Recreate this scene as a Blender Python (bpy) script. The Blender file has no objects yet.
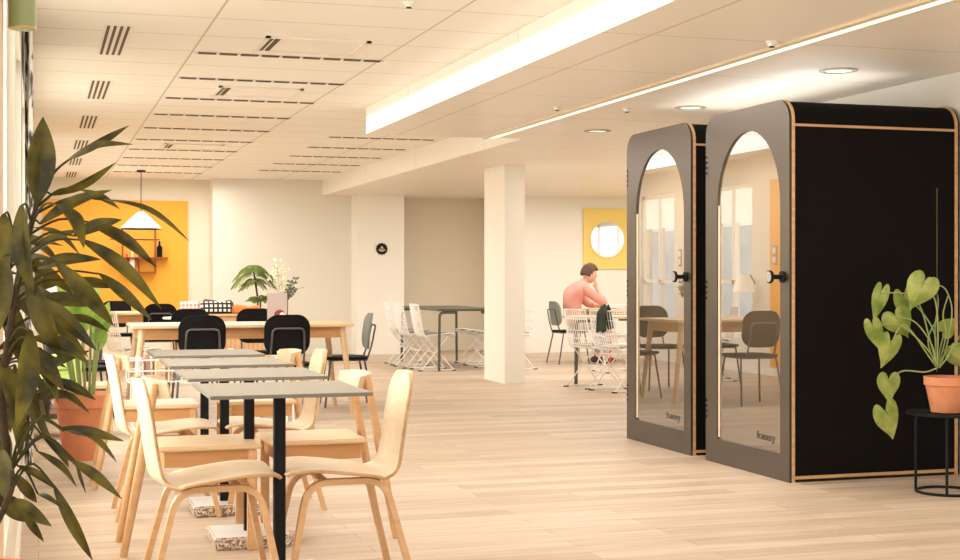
import bpy, bmesh, math, random
from mathutils import Vector, Matrix, noise
random.seed(7)
PI = math.pi
scene = bpy.context.scene
COL = scene.collection

# ------------------------------------------------------------------ camera frame (eye 1.2 m up, looking 17.5 deg to +X of the room axis)
EYE = 1.2
YAW = math.radians(17.5)
FPX = 1400.0
def at(px, py, t):
    """room point at distance t along the view axis seen at photo pixel px,py"""
    u = (px - 480) / FPX; v = (276 - py) / FPX
    return Vector((t * (math.sin(YAW) + u * math.cos(YAW)), t * (math.cos(YAW) - u * math.sin(YAW)), EYE + t * v))

# ------------------------------------------------------------------ materials
def mat(name, col, rough=0.5, metal=0.0, bump=0.0, scale=40.0, var=0.0, emit=0.0, spec=0.5, trans=0.0, sub=0.0):
    m = bpy.data.materials.new(name); m.use_nodes = True
    nt = m.node_tree; b = nt.nodes['Principled BSDF']
    b.inputs['Base Color'].default_value = (*col, 1); b.inputs['Roughness'].default_value = rough
    b.inputs['Metallic'].default_value = metal; b.inputs['Specular IOR Level'].default_value = spec
    if trans: b.inputs['Transmission Weight'].default_value = trans
    if emit:
        b.inputs['Emission Color'].default_value = (*col, 1); b.inputs['Emission Strength'].default_value = emit
    tc = nt.nodes.new('ShaderNodeTexCoord'); n = nt.nodes.new('ShaderNodeTexNoise')
    n.inputs['Scale'].default_value = scale; n.inputs['Detail'].default_value = 4
    nt.links.new(tc.outputs['Object'], n.inputs['Vector'])
    if var:
        r = nt.nodes.new('ShaderNodeValToRGB')
        r.color_ramp.elements[0].position = 0.3; r.color_ramp.elements[1].position = 0.7
        r.color_ramp.elements[0].color = (*[c * (1 - var) for c in col], 1)
        r.color_ramp.elements[1].color = (*[min(1, c * (1 + var)) for c in col], 1)
        nt.links.new(n.outputs['Fac'], r.inputs['Fac']); nt.links.new(r.outputs['Color'], b.inputs['Base Color'])
    if bump:
        bp = nt.nodes.new('ShaderNodeBump'); bp.inputs['Strength'].default_value = bump; bp.inputs['Distance'].default_value = 0.01
        nt.links.new(n.outputs['Fac'], bp.inputs['Height']); nt.links.new(bp.outputs['Normal'], b.inputs['Normal'])
    return m

def wood(name, c1, c2, rough=0.45, stretch=(1.2, 14, 14), scale=2.5):
    m = bpy.data.materials.new(name); m.use_nodes = True; nt = m.node_tree; b = nt.nodes['Principled BSDF']
    b.inputs['Roughness'].default_value = rough
    tc = nt.nodes.new('ShaderNodeTexCoord'); mp = nt.nodes.new('ShaderNodeMapping'); mp.inputs['Scale'].default_value = stretch
    n = nt.nodes.new('ShaderNodeTexNoise'); n.inputs['Scale'].default_value = scale; n.inputs['Detail'].default_value = 5; n.inputs['Distortion'].default_value = 0.4
    r = nt.nodes.new('ShaderNodeValToRGB'); r.color_ramp.elements[0].position = 0.3; r.color_ramp.elements[1].position = 0.7
    r.color_ramp.elements[0].color = (*c1, 1); r.color_ramp.elements[1].color = (*c2, 1)
    nt.links.new(tc.outputs['Object'], mp.inputs['Vector']); nt.links.new(mp.outputs['Vector'], n.inputs['Vector'])
    nt.links.new(n.outputs['Fac'], r.inputs['Fac']); nt.links.new(r.outputs['Color'], b.inputs['Base Color'])
    return m

def mnode(nt, op, a, b=None, clamp=False):
    n = nt.nodes.new('ShaderNodeMath'); n.operation = op; n.use_clamp = clamp
    for i, v in enumerate((a, b)):
        if v is None: continue
        if isinstance(v, (int, float)): n.inputs[i].default_value = v
        else: nt.links.new(v, n.inputs[i])
    return n.outputs[0]

def floor_mat():
    m = bpy.data.materials.new('oak_floor'); m.use_nodes = True; nt = m.node_tree; b = nt.nodes['Principled BSDF']
    tc = nt.nodes.new('ShaderNodeTexCoord')
    br = nt.nodes.new('ShaderNodeTexBrick'); br.offset = 0.37; br.offset_frequency = 2
    br.inputs['Scale'].default_value = 1.0; br.inputs['Brick Width'].default_value = 1.4; br.inputs['Row Height'].default_value = 0.145
    br.inputs['Mortar Size'].default_value = 0.0022; br.inputs['Mortar Smooth'].default_value = 0.4
    br.inputs['Color1'].default_value = (0.53, 0.41, 0.30, 1); br.inputs['Color2'].default_value = (0.69, 0.56, 0.44, 1)
    br.inputs['Mortar'].default_value = (0.40, 0.28, 0.2, 1)
    nt.links.new(tc.outputs['Object'], br.inputs['Vector'])
    mp = nt.nodes.new('ShaderNodeMapping'); mp.inputs['Scale'].default_value = (0.9, 14, 1)
    n = nt.nodes.new('ShaderNodeTexNoise'); n.inputs['Scale'].default_value = 2.2; n.inputs['Detail'].default_value = 6
    nt.links.new(tc.outputs['Object'], mp.inputs['Vector']); nt.links.new(mp.outputs['Vector'], n.inputs['Vector'])
    r = nt.nodes.new('ShaderNodeValToRGB'); r.color_ramp.elements[0].position = 0.3; r.color_ramp.elements[1].position = 0.72
    r.color_ramp.elements[0].color = (0.70, 0.66, 0.62, 1); r.color_ramp.elements[1].color = (1, 1, 1, 1)
    nt.links.new(n.outputs['Fac'], r.inputs['Fac'])
    mx = nt.nodes.new('ShaderNodeMix'); mx.data_type = 'RGBA'; mx.blend_type = 'MULTIPLY'; mx.inputs['Factor'].default_value = 0.75
    nt.links.new(br.outputs['Color'], mx.inputs[6]); nt.links.new(r.outputs['Color'], mx.inputs[7])
    nt.links.new(mx.outputs[2], b.inputs['Base Color'])
    b.inputs['Roughness'].default_value = 0.5; b.inputs['Specular IOR Level'].default_value = 0.35
    bp = nt.nodes.new('ShaderNodeBump'); bp.inputs['Strength'].default_value = 0.05; bp.inputs['Distance'].default_value = 0.005
    nt.links.new(n.outputs['Fac'], bp.inputs['Height']); nt.links.new(bp.outputs['Normal'], b.inputs['Normal'])
    return m

def grid_mat(name, col, line, px, py, ox, oy, w, rough=0.6, seam=None):
    """flat panels with thin joints every px along X and py along Y"""
    m = bpy.data.materials.new(name); m.use_nodes = True; nt = m.node_tree; b = nt.nodes['Principled BSDF']
    tc = nt.nodes.new('ShaderNodeTexCoord'); s = nt.nodes.new('ShaderNodeSeparateXYZ'); nt.links.new(tc.outputs['Object'], s.inputs[0])
    def ln(sock, period, off, ww):
        f = mnode(nt, 'FLOORED_MODULO', mnode(nt, 'SUBTRACT', sock, off), period)
        return mnode(nt, 'LESS_THAN', f, ww)
    a = ln(s.outputs['X'], px, ox, w); c = ln(s.outputs['Y'], py, oy, w * 0.9)
    k = mnode(nt, 'MAXIMUM', a, c)
    mx = nt.nodes.new('ShaderNodeMix'); mx.data_type = 'RGBA'
    mx.inputs[6].default_value = (*col, 1); mx.inputs[7].default_value = (*line, 1)
    nt.links.new(k, mx.inputs['Factor'])
    nt.links.new(mx.outputs[2], b.inputs['Base Color']); b.inputs['Roughness'].default_value = rough
    return m

def glass_mat(name, tint, refl, rough=0.0):
    m = bpy.data.materials.new(name); m.use_nodes = True; nt = m.node_tree
    nt.nodes.remove(nt.nodes['Principled BSDF']); out = nt.nodes['Material Output']
    tr = nt.nodes.new('ShaderNodeBsdfTransparent'); tr.inputs['Color'].default_value = (*tint, 1)
    gl = nt.nodes.new('ShaderNodeBsdfGlossy'); gl.inputs['Roughness'].default_value = rough
    lw = nt.nodes.new('ShaderNodeLayerWeight'); lw.inputs['Blend'].default_value = 0.35
    f = mnode(nt, 'ADD', mnode(nt, 'MULTIPLY', lw.outputs['Fresnel'], 0.8), refl, True)
    ge = nt.nodes.new('ShaderNodeNewGeometry'); f = mnode(nt, 'MULTIPLY', f, mnode(nt, 'SUBTRACT', 1.0, ge.outputs['Backfacing']))
    mx = nt.nodes.new('ShaderNodeMixShader'); nt.links.new(f, mx.inputs[0])
    nt.links.new(tr.outputs[0], mx.inputs[1]); nt.links.new(gl.outputs[0], mx.inputs[2]); nt.links.new(mx.outputs[0], out.inputs['Surface'])
    return m

def check_mat(name, ca, cb, size, thin=None, axis=('X', 'Z')):
    m = bpy.data.materials.new(name); m.use_nodes = True; nt = m.node_tree; b = nt.nodes['Principled BSDF']
    tc = nt.nodes.new('ShaderNodeTexCoord'); s = nt.nodes.new('ShaderNodeSeparateXYZ'); nt.links.new(tc.outputs['Object'], s.inputs[0])
    def ln(o): return mnode(nt, 'LESS_THAN', mnode(nt, 'FLOORED_MODULO', s.outputs[o], size), size * (thin or 0.5))
    a, c = ln(axis[0]), ln(axis[1])
    k = mnode(nt, 'MAXIMUM', a, c) if thin else mnode(nt, 'MULTIPLY', mnode(nt, 'ADD', a, c), 0.5)
    mx = nt.nodes.new('ShaderNodeMix'); mx.data_type = 'RGBA'; mx.inputs[6].default_value = (*ca, 1); mx.inputs[7].default_value = (*cb, 1)
    nt.links.new(k, mx.inputs['Factor']); nt.links.new(mx.outputs[2], b.inputs['Base Color']); b.inputs['Roughness'].default_value = 0.9
    return m

def leaf_mat(name, c1, c2, scale=9, rough=0.35, tl=0.35):
    m = bpy.data.materials.new(name); m.use_nodes = True; nt = m.node_tree; b = nt.nodes['Principled BSDF']; out = nt.nodes['Material Output']
    tc = nt.nodes.new('ShaderNodeTexCoord'); n = nt.nodes.new('ShaderNodeTexNoise'); n.inputs['Scale'].default_value = scale; n.inputs['Detail'].default_value = 3
    r = nt.nodes.new('ShaderNodeValToRGB'); r.color_ramp.elements[0].position = 0.35; r.color_ramp.elements[1].position = 0.65
    r.color_ramp.elements[0].color = (*c1, 1); r.color_ramp.elements[1].color = (*c2, 1)
    nt.links.new(tc.outputs['Object'], n.inputs['Vector']); nt.links.new(n.outputs['Fac'], r.inputs['Fac']); nt.links.new(r.outputs['Color'], b.inputs['Base Color'])
    b.inputs['Roughness'].default_value = rough
    t = nt.nodes.new('ShaderNodeBsdfTranslucent'); nt.links.new(r.outputs['Color'], t.inputs['Color'])
    mx = nt.nodes.new('ShaderNodeMixShader'); mx.inputs[0].default_value = tl
    nt.links.new(b.outputs[0], mx.inputs[1]); nt.links.new(t.outputs[0], mx.inputs[2]); nt.links.new(mx.outputs[0], out.inputs['Surface'])
    return m

M = {}
M['floor'] = floor_mat()
M['wall'] = mat('warm_white_paint', (0.80, 0.765, 0.68), 0.8, bump=0.02, scale=60)
M['wall_bright'] = mat('white_paint', (0.92, 0.895, 0.82), 0.75, bump=0.02, scale=60)
M['wall_beige'] = mat('beige_paint', (0.80, 0.735, 0.61), 0.8, bump=0.02, scale=60)
M['peach'] = mat('peach_paint', (0.82, 0.60, 0.40), 0.7)
M['orange'] = mat('orange_paint', (0.90, 0.42, 0.045), 0.75, var=0.03, scale=3)
M['yellow'] = mat('yellow_paint', (0.93, 0.72, 0.22), 0.7)
M['ceiling'] = grid_mat('ceiling_tiles', (0.89, 0.87, 0.80), (0.60, 0.52, 0.42), 1.26, 0.61, 0.955, 0.14, 0.014, 0.8)
M['soffit'] = grid_mat('metal_soffit_panels', (0.85, 0.79, 0.70), (0.60, 0.51, 0.42), 50, 1.22, 3.0, 0.5, 0.016, 0.38)
M['beam'] = grid_mat('beam_face_paint', (0.93, 0.91, 0.84), (0.72, 0.66, 0.56), 50, 2.6, 3.0, 0.1, 0.012, 0.6)
M['white'] = mat('white_lacquer', (0.88, 0.86, 0.8), 0.4)
M['white_metal'] = mat('white_powder_coat', (0.9, 0.88, 0.84), 0.35)
M['facade'] = mat('pale_blue_facade', (0.62, 0.68, 0.72), 0.8, var=.15, scale=2)
M['blind'] = mat('glowing_blind_cloth', (0.9, 0.88, 0.84), 0.9, emit=.5)  # own glow stands in for daylight coming through the cloth
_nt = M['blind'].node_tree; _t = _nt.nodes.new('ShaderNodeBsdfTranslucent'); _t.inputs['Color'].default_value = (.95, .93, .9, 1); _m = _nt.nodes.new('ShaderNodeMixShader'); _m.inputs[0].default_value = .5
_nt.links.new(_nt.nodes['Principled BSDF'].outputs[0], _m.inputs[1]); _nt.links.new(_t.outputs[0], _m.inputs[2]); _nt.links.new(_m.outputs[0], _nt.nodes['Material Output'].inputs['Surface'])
M['dark_slot'] = mat('dark_vent', (0.09, 0.06, 0.035), 0.7)
M['chrome'] = mat('brushed_steel', (0.42, 0.40, 0.36), 0.45, 0.6)
M['ash'] = wood('pale_ash', (0.70, 0.47, 0.25), (0.78, 0.56, 0.33), 0.4)
M['ash_shell'] = wood('pale_ash_veneer', (0.72, 0.53, 0.34), (0.80, 0.62, 0.42), 0.42)
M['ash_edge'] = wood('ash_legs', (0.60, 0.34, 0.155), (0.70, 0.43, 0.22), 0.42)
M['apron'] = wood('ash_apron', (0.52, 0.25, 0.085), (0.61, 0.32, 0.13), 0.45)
M['ply'] = wood('plywood_edge', (0.50, 0.28, 0.13), (0.66, 0.40, 0.2), 0.5)
M['tabletop'] = mat('grey_laminate', (0.27, 0.235, 0.18), 0.7, var=0.03, scale=120)
M['table_edge'] = mat('dark_laminate_edge', (0.2, 0.18, 0.15), 0.5)
M['black_metal'] = mat('black_powder_coat', (0.006, 0.006, 0.006), 0.6, spec=.25)
M['black_seat'] = mat('black_seat_plastic', (0.006, 0.005, 0.005), 0.8, spec=.2)
M['grey_metal'] = mat('grey_green_powder_coat', (0.085, 0.09, 0.06), 0.4)
M['grey_tube'] = mat('grey_tube', (0.09, 0.09, 0.088), 0.35, 0.3)
M['grey_fabric'] = mat('grey_green_upholstery', (0.25, 0.27, 0.24), 0.8, bump=0.1, scale=200)
M['pad'] = mat('grey_seat_pad', (0.36, 0.34, 0.32), 0.9, var=0.1, scale=30)
M['felt'] = mat('black_felt', (0.006, 0.0045, 0.004), 0.95, bump=0.2, scale=300, var=0.3, spec=0.15)
M['booth_front'] = mat('taupe_front_panel', (0.13, 0.112, 0.095), 0.32, metal=0.75)
M['booth_glass'] = glass_mat('booth_glass', (0.90, 0.87, 0.82), 0.42)
M['glass'] = glass_mat('window_glass', (0.98, 0.98, 0.97), 0.03)
M['interior'] = mat('beige_felt_lining', (0.50, 0.44, 0.36), 0.95, bump=0.1, scale=200)
M['interior_orange'] = mat('orange_felt_lining', (0.85, 0.40, 0.07), 0.9, bump=0.1, scale=200)
M['mirror'] = mat('mirror_glass', (0.93, 0.94, 0.93), 0.02, 1.0)
M['terracotta'] = mat('terracotta', (0.68, 0.26, 0.125), 0.8, var=0.1, scale=12, bump=0.05)
M['soil'] = mat('potting_soil', (0.055, 0.03, 0.018), 1.0, bump=0.5, scale=60, var=0.4)
M['leaf_dark'] = leaf_mat('olive_leaf', (0.030, 0.026, 0.003), (0.16, 0.13, 0.012), 14, 0.48, 0.3)
M['leaf_lime'] = leaf_mat('lime_leaf', (0.22, 0.40, 0.05), (0.45, 0.62, 0.14), 8, 0.5, 0.5)
M['leaf_mid'] = leaf_mat('soft_green_leaf', (0.16, 0.24, 0.05), (0.34, 0.42, 0.12), 12, 0.5, 0.4)
M['leaf_pothos'] = leaf_mat('heart_leaf_green', (0.18, 0.26, 0.035), (0.50, 0.54, 0.15), 9, 0.35, 0.35)
M['leaf_grey'] = leaf_mat('eucalyptus_leaf', (0.09, 0.11, 0.08), (0.16, 0.18, 0.13), 15, 0.5, 0.2)
M['stem_brown'] = mat('woody_stem', (0.06, 0.035, 0.014), 0.95, bump=0.3, scale=50, var=0.3)
M['stem_green'] = mat('green_stem', (0.28, 0.34, 0.10), 0.5)
M['petiole'] = mat('dark_green_petiole', (0.06, 0.055, 0.015), 0.7, spec=.2)
M['petal'] = mat('cream_petals', (0.92, 0.86, 0.62), 0.7)
def terrazzo():
    m = bpy.data.materials.new('terrazzo'); m.use_nodes = True; nt = m.node_tree; b = nt.nodes['Principled BSDF']
    tc = nt.nodes.new('ShaderNodeTexCoord'); v = nt.nodes.new('ShaderNodeTexVoronoi'); v.inputs['Scale'].default_value = 130
    nt.links.new(tc.outputs['Object'], v.inputs['Vector'])
    r = nt.nodes.new('ShaderNodeValToRGB'); e = r.color_ramp.elements
    e[0].position = 0.0; e[0].color = (0.25, 0.17, 0.12, 1); e[1].position = 0.9; e[1].color = (0.85, 0.80, 0.72, 1)
    k = e.new(0.45); k.color = (0.62, 0.5, 0.38, 1)
    r.color_ramp.interpolation = 'CONSTANT'
    s = nt.nodes.new('ShaderNodeSeparateColor'); nt.links.new(v.outputs['Color'], s.inputs[0]); nt.links.new(s.outputs[0], r.inputs['Fac'])
    nt.links.new(r.outputs['Color'], b.inputs['Base Color']); b.inputs['Roughness'].default_value = 0.6
    return m
M['terrazzo'] = terrazzo()
M['base_top'] = mat('white_base_top', (0.80, 0.79, 0.77), 0.5)
M['skin'] = mat('skin', (0.72, 0.40, 0.28), 0.55, sub=0.1)
M['hair'] = mat('brown_hair', (0.10, 0.05, 0.025), 0.7, bump=0.5, scale=80, var=0.3)
M['shirt'] = mat('salmon_pink_knit', (0.74, 0.33, 0.28), 0.9, bump=0.1, scale=150)
M['trousers'] = mat('light_trousers', (0.62, 0.55, 0.48), 0.85)
M['shoe'] = mat('dark_shoe', (0.10, 0.055, 0.045), 0.6)
M['jacket'] = mat('dark_green_cloth', (0.055, 0.075, 0.055), 0.95, bump=0.3, scale=60)
M['orange_cloth'] = mat('orange_blanket', (0.88, 0.22, 0.05), 0.95, bump=0.3, scale=90, var=0.1)
M['plum_cloth'] = mat('plum_blanket', (0.12, 0.05, 0.06), 0.95, bump=0.3, scale=90)
M['pink_check'] = check_mat('pink_check_fabric', (0.88, 0.80, 0.74), (0.75, 0.22, 0.20), 0.05)
M['black_check'] = check_mat('black_grid_fabric', (0.88, 0.85, 0.78), (0.02, 0.02, 0.02), 0.06, 0.42)
M['shade'] = mat('cream_lamp_shade', (0.92, 0.86, 0.74), 0.8, emit=0.25)
M['copper'] = mat('copper_wire', (0.35, 0.10, 0.04), 0.4, 0.6)
M['bag'] = mat('dusty_pink_paper', (0.47, 0.38, 0.36), 0.7)
M['maroon'] = mat('maroon_print', (0.25, 0.03, 0.035), 0.7)
M['light'] = mat('light_diffuser', (1.0, 0.93, 0.80), 0.5, emit=0.6)
M['sage'] = mat('sage_green_glaze', (0.33, 0.40, 0.20), 0.4)
M['gold'] = mat('gold_rim', (0.75, 0.5, 0.15), 0.3, 0.9)
M['lime'] = mat('lime_felt', (0.50, 0.72, 0.20), 0.8)
M['laptop'] = mat('laptop_aluminium', (0.55, 0.55, 0.52), 0.35, 0.5)
M['red'] = mat('red_lacquer', (0.70, 0.06, 0.05), 0.5)
M['cream'] = mat('cream_laminate', (0.72, 0.60, 0.42), 0.5)

def curtain_mat():
    m = bpy.data.materials.new('printed_curtain'); m.use_nodes = True; nt = m.node_tree; b = nt.nodes['Principled BSDF']
    tc = nt.nodes.new('ShaderNodeTexCoord'); mp = nt.nodes.new('ShaderNodeMapping'); mp.inputs['Scale'].default_value = (3, 3, 1.1)
    n = nt.nodes.new('ShaderNodeTexNoise'); n.inputs['Scale'].default_value = 4; n.inputs['Detail'].default_value = 5; n.inputs['Distortion'].default_value = 1.5
    r = nt.nodes.new('ShaderNodeValToRGB'); r.color_ramp.elements[0].position = 0.44; r.color_ramp.elements[1].position = 0.53
    r.color_ramp.elements[0].color = (0.06, 0.05, 0.045, 1); r.color_ramp.elements[1].color = (0.85, 0.82, 0.78, 1)
    nt.links.new(tc.outputs['Object'], mp.inputs['Vector']); nt.links.new(mp.outputs['Vector'], n.inputs['Vector'])
    nt.links.new(n.outputs['Fac'], r.inputs['Fac']); nt.links.new(r.outputs['Color'], b.inputs['Base Color']); b.inputs['Roughness'].default_value = 0.9
    return m
M['curtain'] = curtain_mat()

# ------------------------------------------------------------------ mesh helpers
def obj(name, bm, m, parent=None, smooth=True, loc=None):
    me = bpy.data.meshes.new(name)
    bmesh.ops.recalc_face_normals(bm, faces=bm.faces[:])
    bm.to_mesh(me); bm.free()
    for x in (m if isinstance(m, (list, tuple)) else [m]): me.materials.append(x)
    o = bpy.data.objects.new(name, me); COL.objects.link(o)
    if parent: o.parent = parent
    if loc: o.location = loc
    if smooth:
        for p in me.polygons: p.use_smooth = True
        try: me.set_sharp_from_angle(angle=math.radians(38))
        except Exception: pass
    return o

def box(bm, x0, x1, y0, y1, z0, z1, bev=0.0, mi=0, seg=2):
    r = bmesh.ops.create_cube(bm, size=1.0)
    vs = r['verts']
    for v in vs: v.co = Vector(((x0 + x1) / 2 + v.co.x * (x1 - x0), (y0 + y1) / 2 + v.co.y * (y1 - y0), (z0 + z1) / 2 + v.co.z * (z1 - z0)))
    fs = set(f for v in vs for f in v.link_faces)
    for f in fs: f.material_index = mi
    if bev:
        es = set(e for v in vs for e in v.link_edges)
        bmesh.ops.bevel(bm, geom=list(es), offset=bev, segments=seg, affect='EDGES', clamp_overlap=True)
    return vs

def smoothpath(pts, n=6):
    """Catmull-Rom through points"""
    P = [Vector(p) for p in pts]
    if len(P) < 3: return P
    out = []
    for i in range(len(P) - 1):
        p0 = P[max(i - 1, 0)]; p1 = P[i]; p2 = P[i + 1]; p3 = P[min(i + 2, len(P) - 1)]
        for k in range(n):
            t = k / n
            out.append(0.5 * ((2 * p1) + (-p0 + p2) * t + (2 * p0 - 5 * p1 + 4 * p2 - p3) * t * t + (-p0 + 3 * p1 - 3 * p2 + p3) * t ** 3))
    out.append(P[-1]); return out

def fillet(pts, r, n=5):
    P = [Vector(p) for p in pts]; out = [P[0]]
    for i in range(1, len(P) - 1):
        a = (P[i - 1] - P[i]); b = (P[i + 1] - P[i]); rr = min(r, a.length * 0.49, b.length * 0.49)
        s = P[i] + a.normalized() * rr; e = P[i] + b.normalized() * rr
        for k in range(n + 1):
            t = k / n; out.append((1 - t) ** 2 * s + 2 * (1 - t) * t * P[i] + t * t * e)
    out.append(P[-1]); return out

def tube(bm, pts, r, seg=8, mi=0, flat=None, closed=False, up=None):
    """round tube; r number or list; flat=(w,h) gives a rectangular section with w along `up`"""
    P = [Vector(p) for p in pts]; n = len(P)
    R = r if isinstance(r, (list, tuple)) else [r] * n
    if len(R) != n: R = [R[0] + (R[-1] - R[0]) * i / (n - 1) for i in range(n)]
    rings = []; prev = None
    for i in range(n):
        if closed: t = (P[(i + 1) % n] - P[i - 1])
        else: t = P[min(i + 1, n - 1)] - P[max(i - 1, 0)]
        t.normalize()
        if up is not None: a = Vector(up)
        elif prev is None: a = Vector((0, 0, 1)) if abs(t.z) < 0.9 else Vector((1, 0, 0))
        else: a = prev
        a = (a - t * a.dot(t)); a.normalize(); prev = a; b = t.cross(a)
        ring = []
        if flat:
            w, h = flat
            for sx, sy in ((-1, -1), (1, -1), (1, 1), (-1, 1)): ring.append(bm.verts.new(P[i] + a * sx * w / 2 + b * sy * h / 2))
        else:
            for k in range(seg):
                q = 2 * PI * k / seg; ring.append(bm.verts.new(P[i] + (a * math.cos(q) + b * math.sin(q)) * R[i]))
        rings.append(ring)
    m = len(rings[0])
    for i in range(n if closed else n - 1):
        A, B = rings[i], rings[(i + 1) % n]
        for k in range(m):
            f = bm.faces.new((A[k], A[(k + 1) % m], B[(k + 1) % m], B[k])); f.material_index = mi
    if not closed:
        for rg in (rings[0], rings[-1][::-1]):
            f = bm.faces.new(rg); f.material_index = mi

def lathe(bm, prof, seg=32, c=(0, 0, 0), mi=0, sx=1, sy=1, cap=True):
    rings = []
    for r, z in prof:
        rings.append([bm.verts.new((c[0] + r * sx * math.cos(2 * PI * k / seg), c[1] + r * sy * math.sin(2 * PI * k / seg), c[2] + z)) for k in range(seg)])
    for A, B in zip(rings, rings[1:]):
        for k in range(seg):
            f = bm.faces.new((A[k], A[(k + 1) % seg], B[(k + 1) % seg], B[k])); f.material_index = mi
    for rg, p in ((rings[0], prof[0]), (rings[-1], prof[-1])):
        if cap and p[0] > 1e-5:
            f = bm.faces.new(rg); f.material_index = mi

def prism(bm, outline, axis, a, b, mi=0):
    """outline: 2D points; axis 'X': (y,z), 'Y': (x,z), 'Z': (x,y)"""
    def p(q, d): return {'X': (d, q[0], q[1]), 'Y': (q[0], d, q[1]), 'Z': (q[0], q[1], d)}[axis]
    A = [bm.verts.new(p(q, a)) for q in outline]; B = [bm.verts.new(p(q, b)) for q in outline]; n = len(outline)
    for i in range(n): bm.faces.new((A[i], A[(i + 1) % n], B[(i + 1) % n], B[i])).material_index = mi
    bm.faces.new(A[::-1]).material_index = mi; bm.faces.new(B).material_index = mi

def rrect(w, h, r, n=6, cx=0, cy=0, top_only=False):
    out = []
    for (sx, sy, a0) in ((1, 1, 0), (-1, 1, 90), (-1, -1, 180), (1, -1, 270)):
        if top_only and sy < 0: out.append((cx + sx * w / 2, cy + sy * h / 2)); continue
        for k in range(n + 1):
            a = math.radians(a0 + 90 * k / n)
            out.append((cx + sx * (w / 2 - r) + r * math.cos(a), cy + sy * (h / 2 - r) + r * math.sin(a)))
    return out

def heart_leaf(bm, base, tip, width, normal, dome=.15):
    base = Vector(base); tip = Vector(tip); ax = tip - base; L = ax.length; ax.normalize()
    nrm = Vector(normal); nrm = (nrm - ax * nrm.dot(ax)).normalized(); side = ax.cross(nrm); n = 28; rings = []
    for q in (1.0, .66, .33):
        ring = []
        for k in range(n):
            t = 2 * PI * (k + .5) / n; hx = 16 * math.sin(t) ** 3 / 32; hy = (5 - (13 * math.cos(t) - 5 * math.cos(2 * t) - 2 * math.cos(3 * t) - math.cos(4 * t))) / 22
            hy = .28 + (hy - .28) * q; hx *= q
            ring.append(bm.verts.new(base + ax * (L * hy) + side * (width * hx) + nrm * (-dome * width * (q * q) * (.6 + .4 * math.sin(3 * t)) - .25 * L * max(0, hy - .3) ** 2)))
        rings.append(ring)
    c = bm.verts.new(base + ax * (L * .28))
    for A, B in zip(rings, rings[1:]):
        for k in range(n): bm.faces.new((A[k], A[(k + 1) % n], B[(k + 1) % n], B[k]))
    for k in range(n): bm.faces.new((rings[-1][k], rings[-1][(k + 1) % n], c))

def leaf(bm, base, tip, width, curl=0.15, normal=(0, 0, 1), droop=0.0, heart=False, n=7, mi=0, fold=0.18):
    base = Vector(base); tip = Vector(tip); ax = tip - base; L = ax.length; ax.normalize()
    nrm = Vector(normal); nrm = nrm - ax * nrm.dot(ax)
    if nrm.length < 1e-3: nrm = ax.orthogonal()
    nrm.normalize(); side = ax.cross(nrm)
    rows = []
    for i in range(n + 1):
        s = i / n
        if heart: w = width * (math.sin(PI * min(1, s * 0.80 + 0.20)) ** 0.8) * (0.75 + 0.6 * (1 - s)) * 0.72
        else: w = width * (math.sin(PI * min(1, 0.04 + 0.96 * s)) ** 0.85) * (1.12 - 0.28 * s)
        w = max(w, 0.0006)
        c = base + ax * (L * s) + nrm * (curl * L * math.sin(PI * s) * 0.5) + Vector((0, 0, -droop * L * s * s))
        rp = []
        for k in (-1, -0.5, 0, 0.5, 1):
            off = side * (w / 2 * k) + nrm * (fold * w * abs(k) + (0.03 * w * math.sin(9 * s + k * 3)))
            if heart and i == 0: off -= ax * (abs(k) * L * 0.22)
            if heart and i == 1: off -= ax * (abs(k) * L * 0.10)
            rp.append(bm.verts.new(c + off))
        rows.append(rp)
    for A, B in zip(rows, rows[1:]):
        for k in range(4): bm.faces.new((A[k], A[k + 1], B[k + 1], B[k])).material_index = mi

def tag(o, label=None, cat=None, group=None, kind=None):
    if label: o['label'] = label
    if cat: o['category'] = cat
    if group: o['group'] = group
    if kind: o['kind'] = kind
    return o
def thing(name, loc, rz, label, cat, group=None):
    o = bpy.data.objects.new(name, None); o.empty_display_size = 0.1; COL.objects.link(o)
    o.location = loc; o.rotation_euler = (0, 0, rz); return tag(o, label, cat, group)
def dup(root, loc, rz, label, group=None):
    def cp(o, par):
        c = o.copy(); COL.objects.link(c)
        if par: c.parent = par
        for ch in o.children: cp(ch, c)
        return c
    bpy.context.view_layer.update()
    r = cp(root, None); r.location = loc; r.rotation_euler = (0, 0, rz); r['label'] = label
    if group: r['group'] = group
    return r
def struct(name, bm, m, smooth=False):
    o = obj(name, bm, m, None, smooth); o['kind'] = 'structure'; return o
def bx(*a, **k):
    bm = bmesh.new(); box(bm, *a, **k); return bm

# ------------------------------------------------------------------ room shell
CZ, SZ = 2.672, 2.44
struct('floor', bx(-3.0, 11.6, -1.5, 22.8, -0.08, 0), M['floor'])
struct('ceiling', bx(-3.0, 11.6, -1.5, 22.8, CZ, CZ + 0.08), M['ceiling'])
# lowered ceiling zones: face strips in paint, underside in panels
def soffit(name, x0, x1, y0, y1):
    bm = bx(x0, x1, y0, y1, SZ, CZ - 0.001)
    for f in bm.faces: f.material_index = 0 if f.normal.z < -0.5 else 1
    bm.normal_update()
    for f in bm.faces: f.material_index = 0 if abs(f.normal.z) > 0.5 else 1
    return struct(name, bm, [M['soffit'], M['beam']])
soffit('trim_1', 2.73, 5.32, -1.5, 11.97)
soffit('trim_2', 4.17, 11.5, 11.972, 22.3)
struct('wall_right', bx(5.335, 5.455, -1.5, 11.0, 0, SZ), M['wall'])
bm = bmesh.new(); box(bm, 11.5, 11.6, 11.0, 20.7, 0, .9); box(bm, 11.5, 11.6, 11.0, 20.7, 2.3, SZ); box(bm, 11.5, 11.6, 11.0, 12.0, .9, 2.3); box(bm, 11.5, 11.6, 15.2, 20.7, .9, 2.3)
struct('wall_far_right', bm, M['wall'])
bm = bmesh.new()
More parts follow.
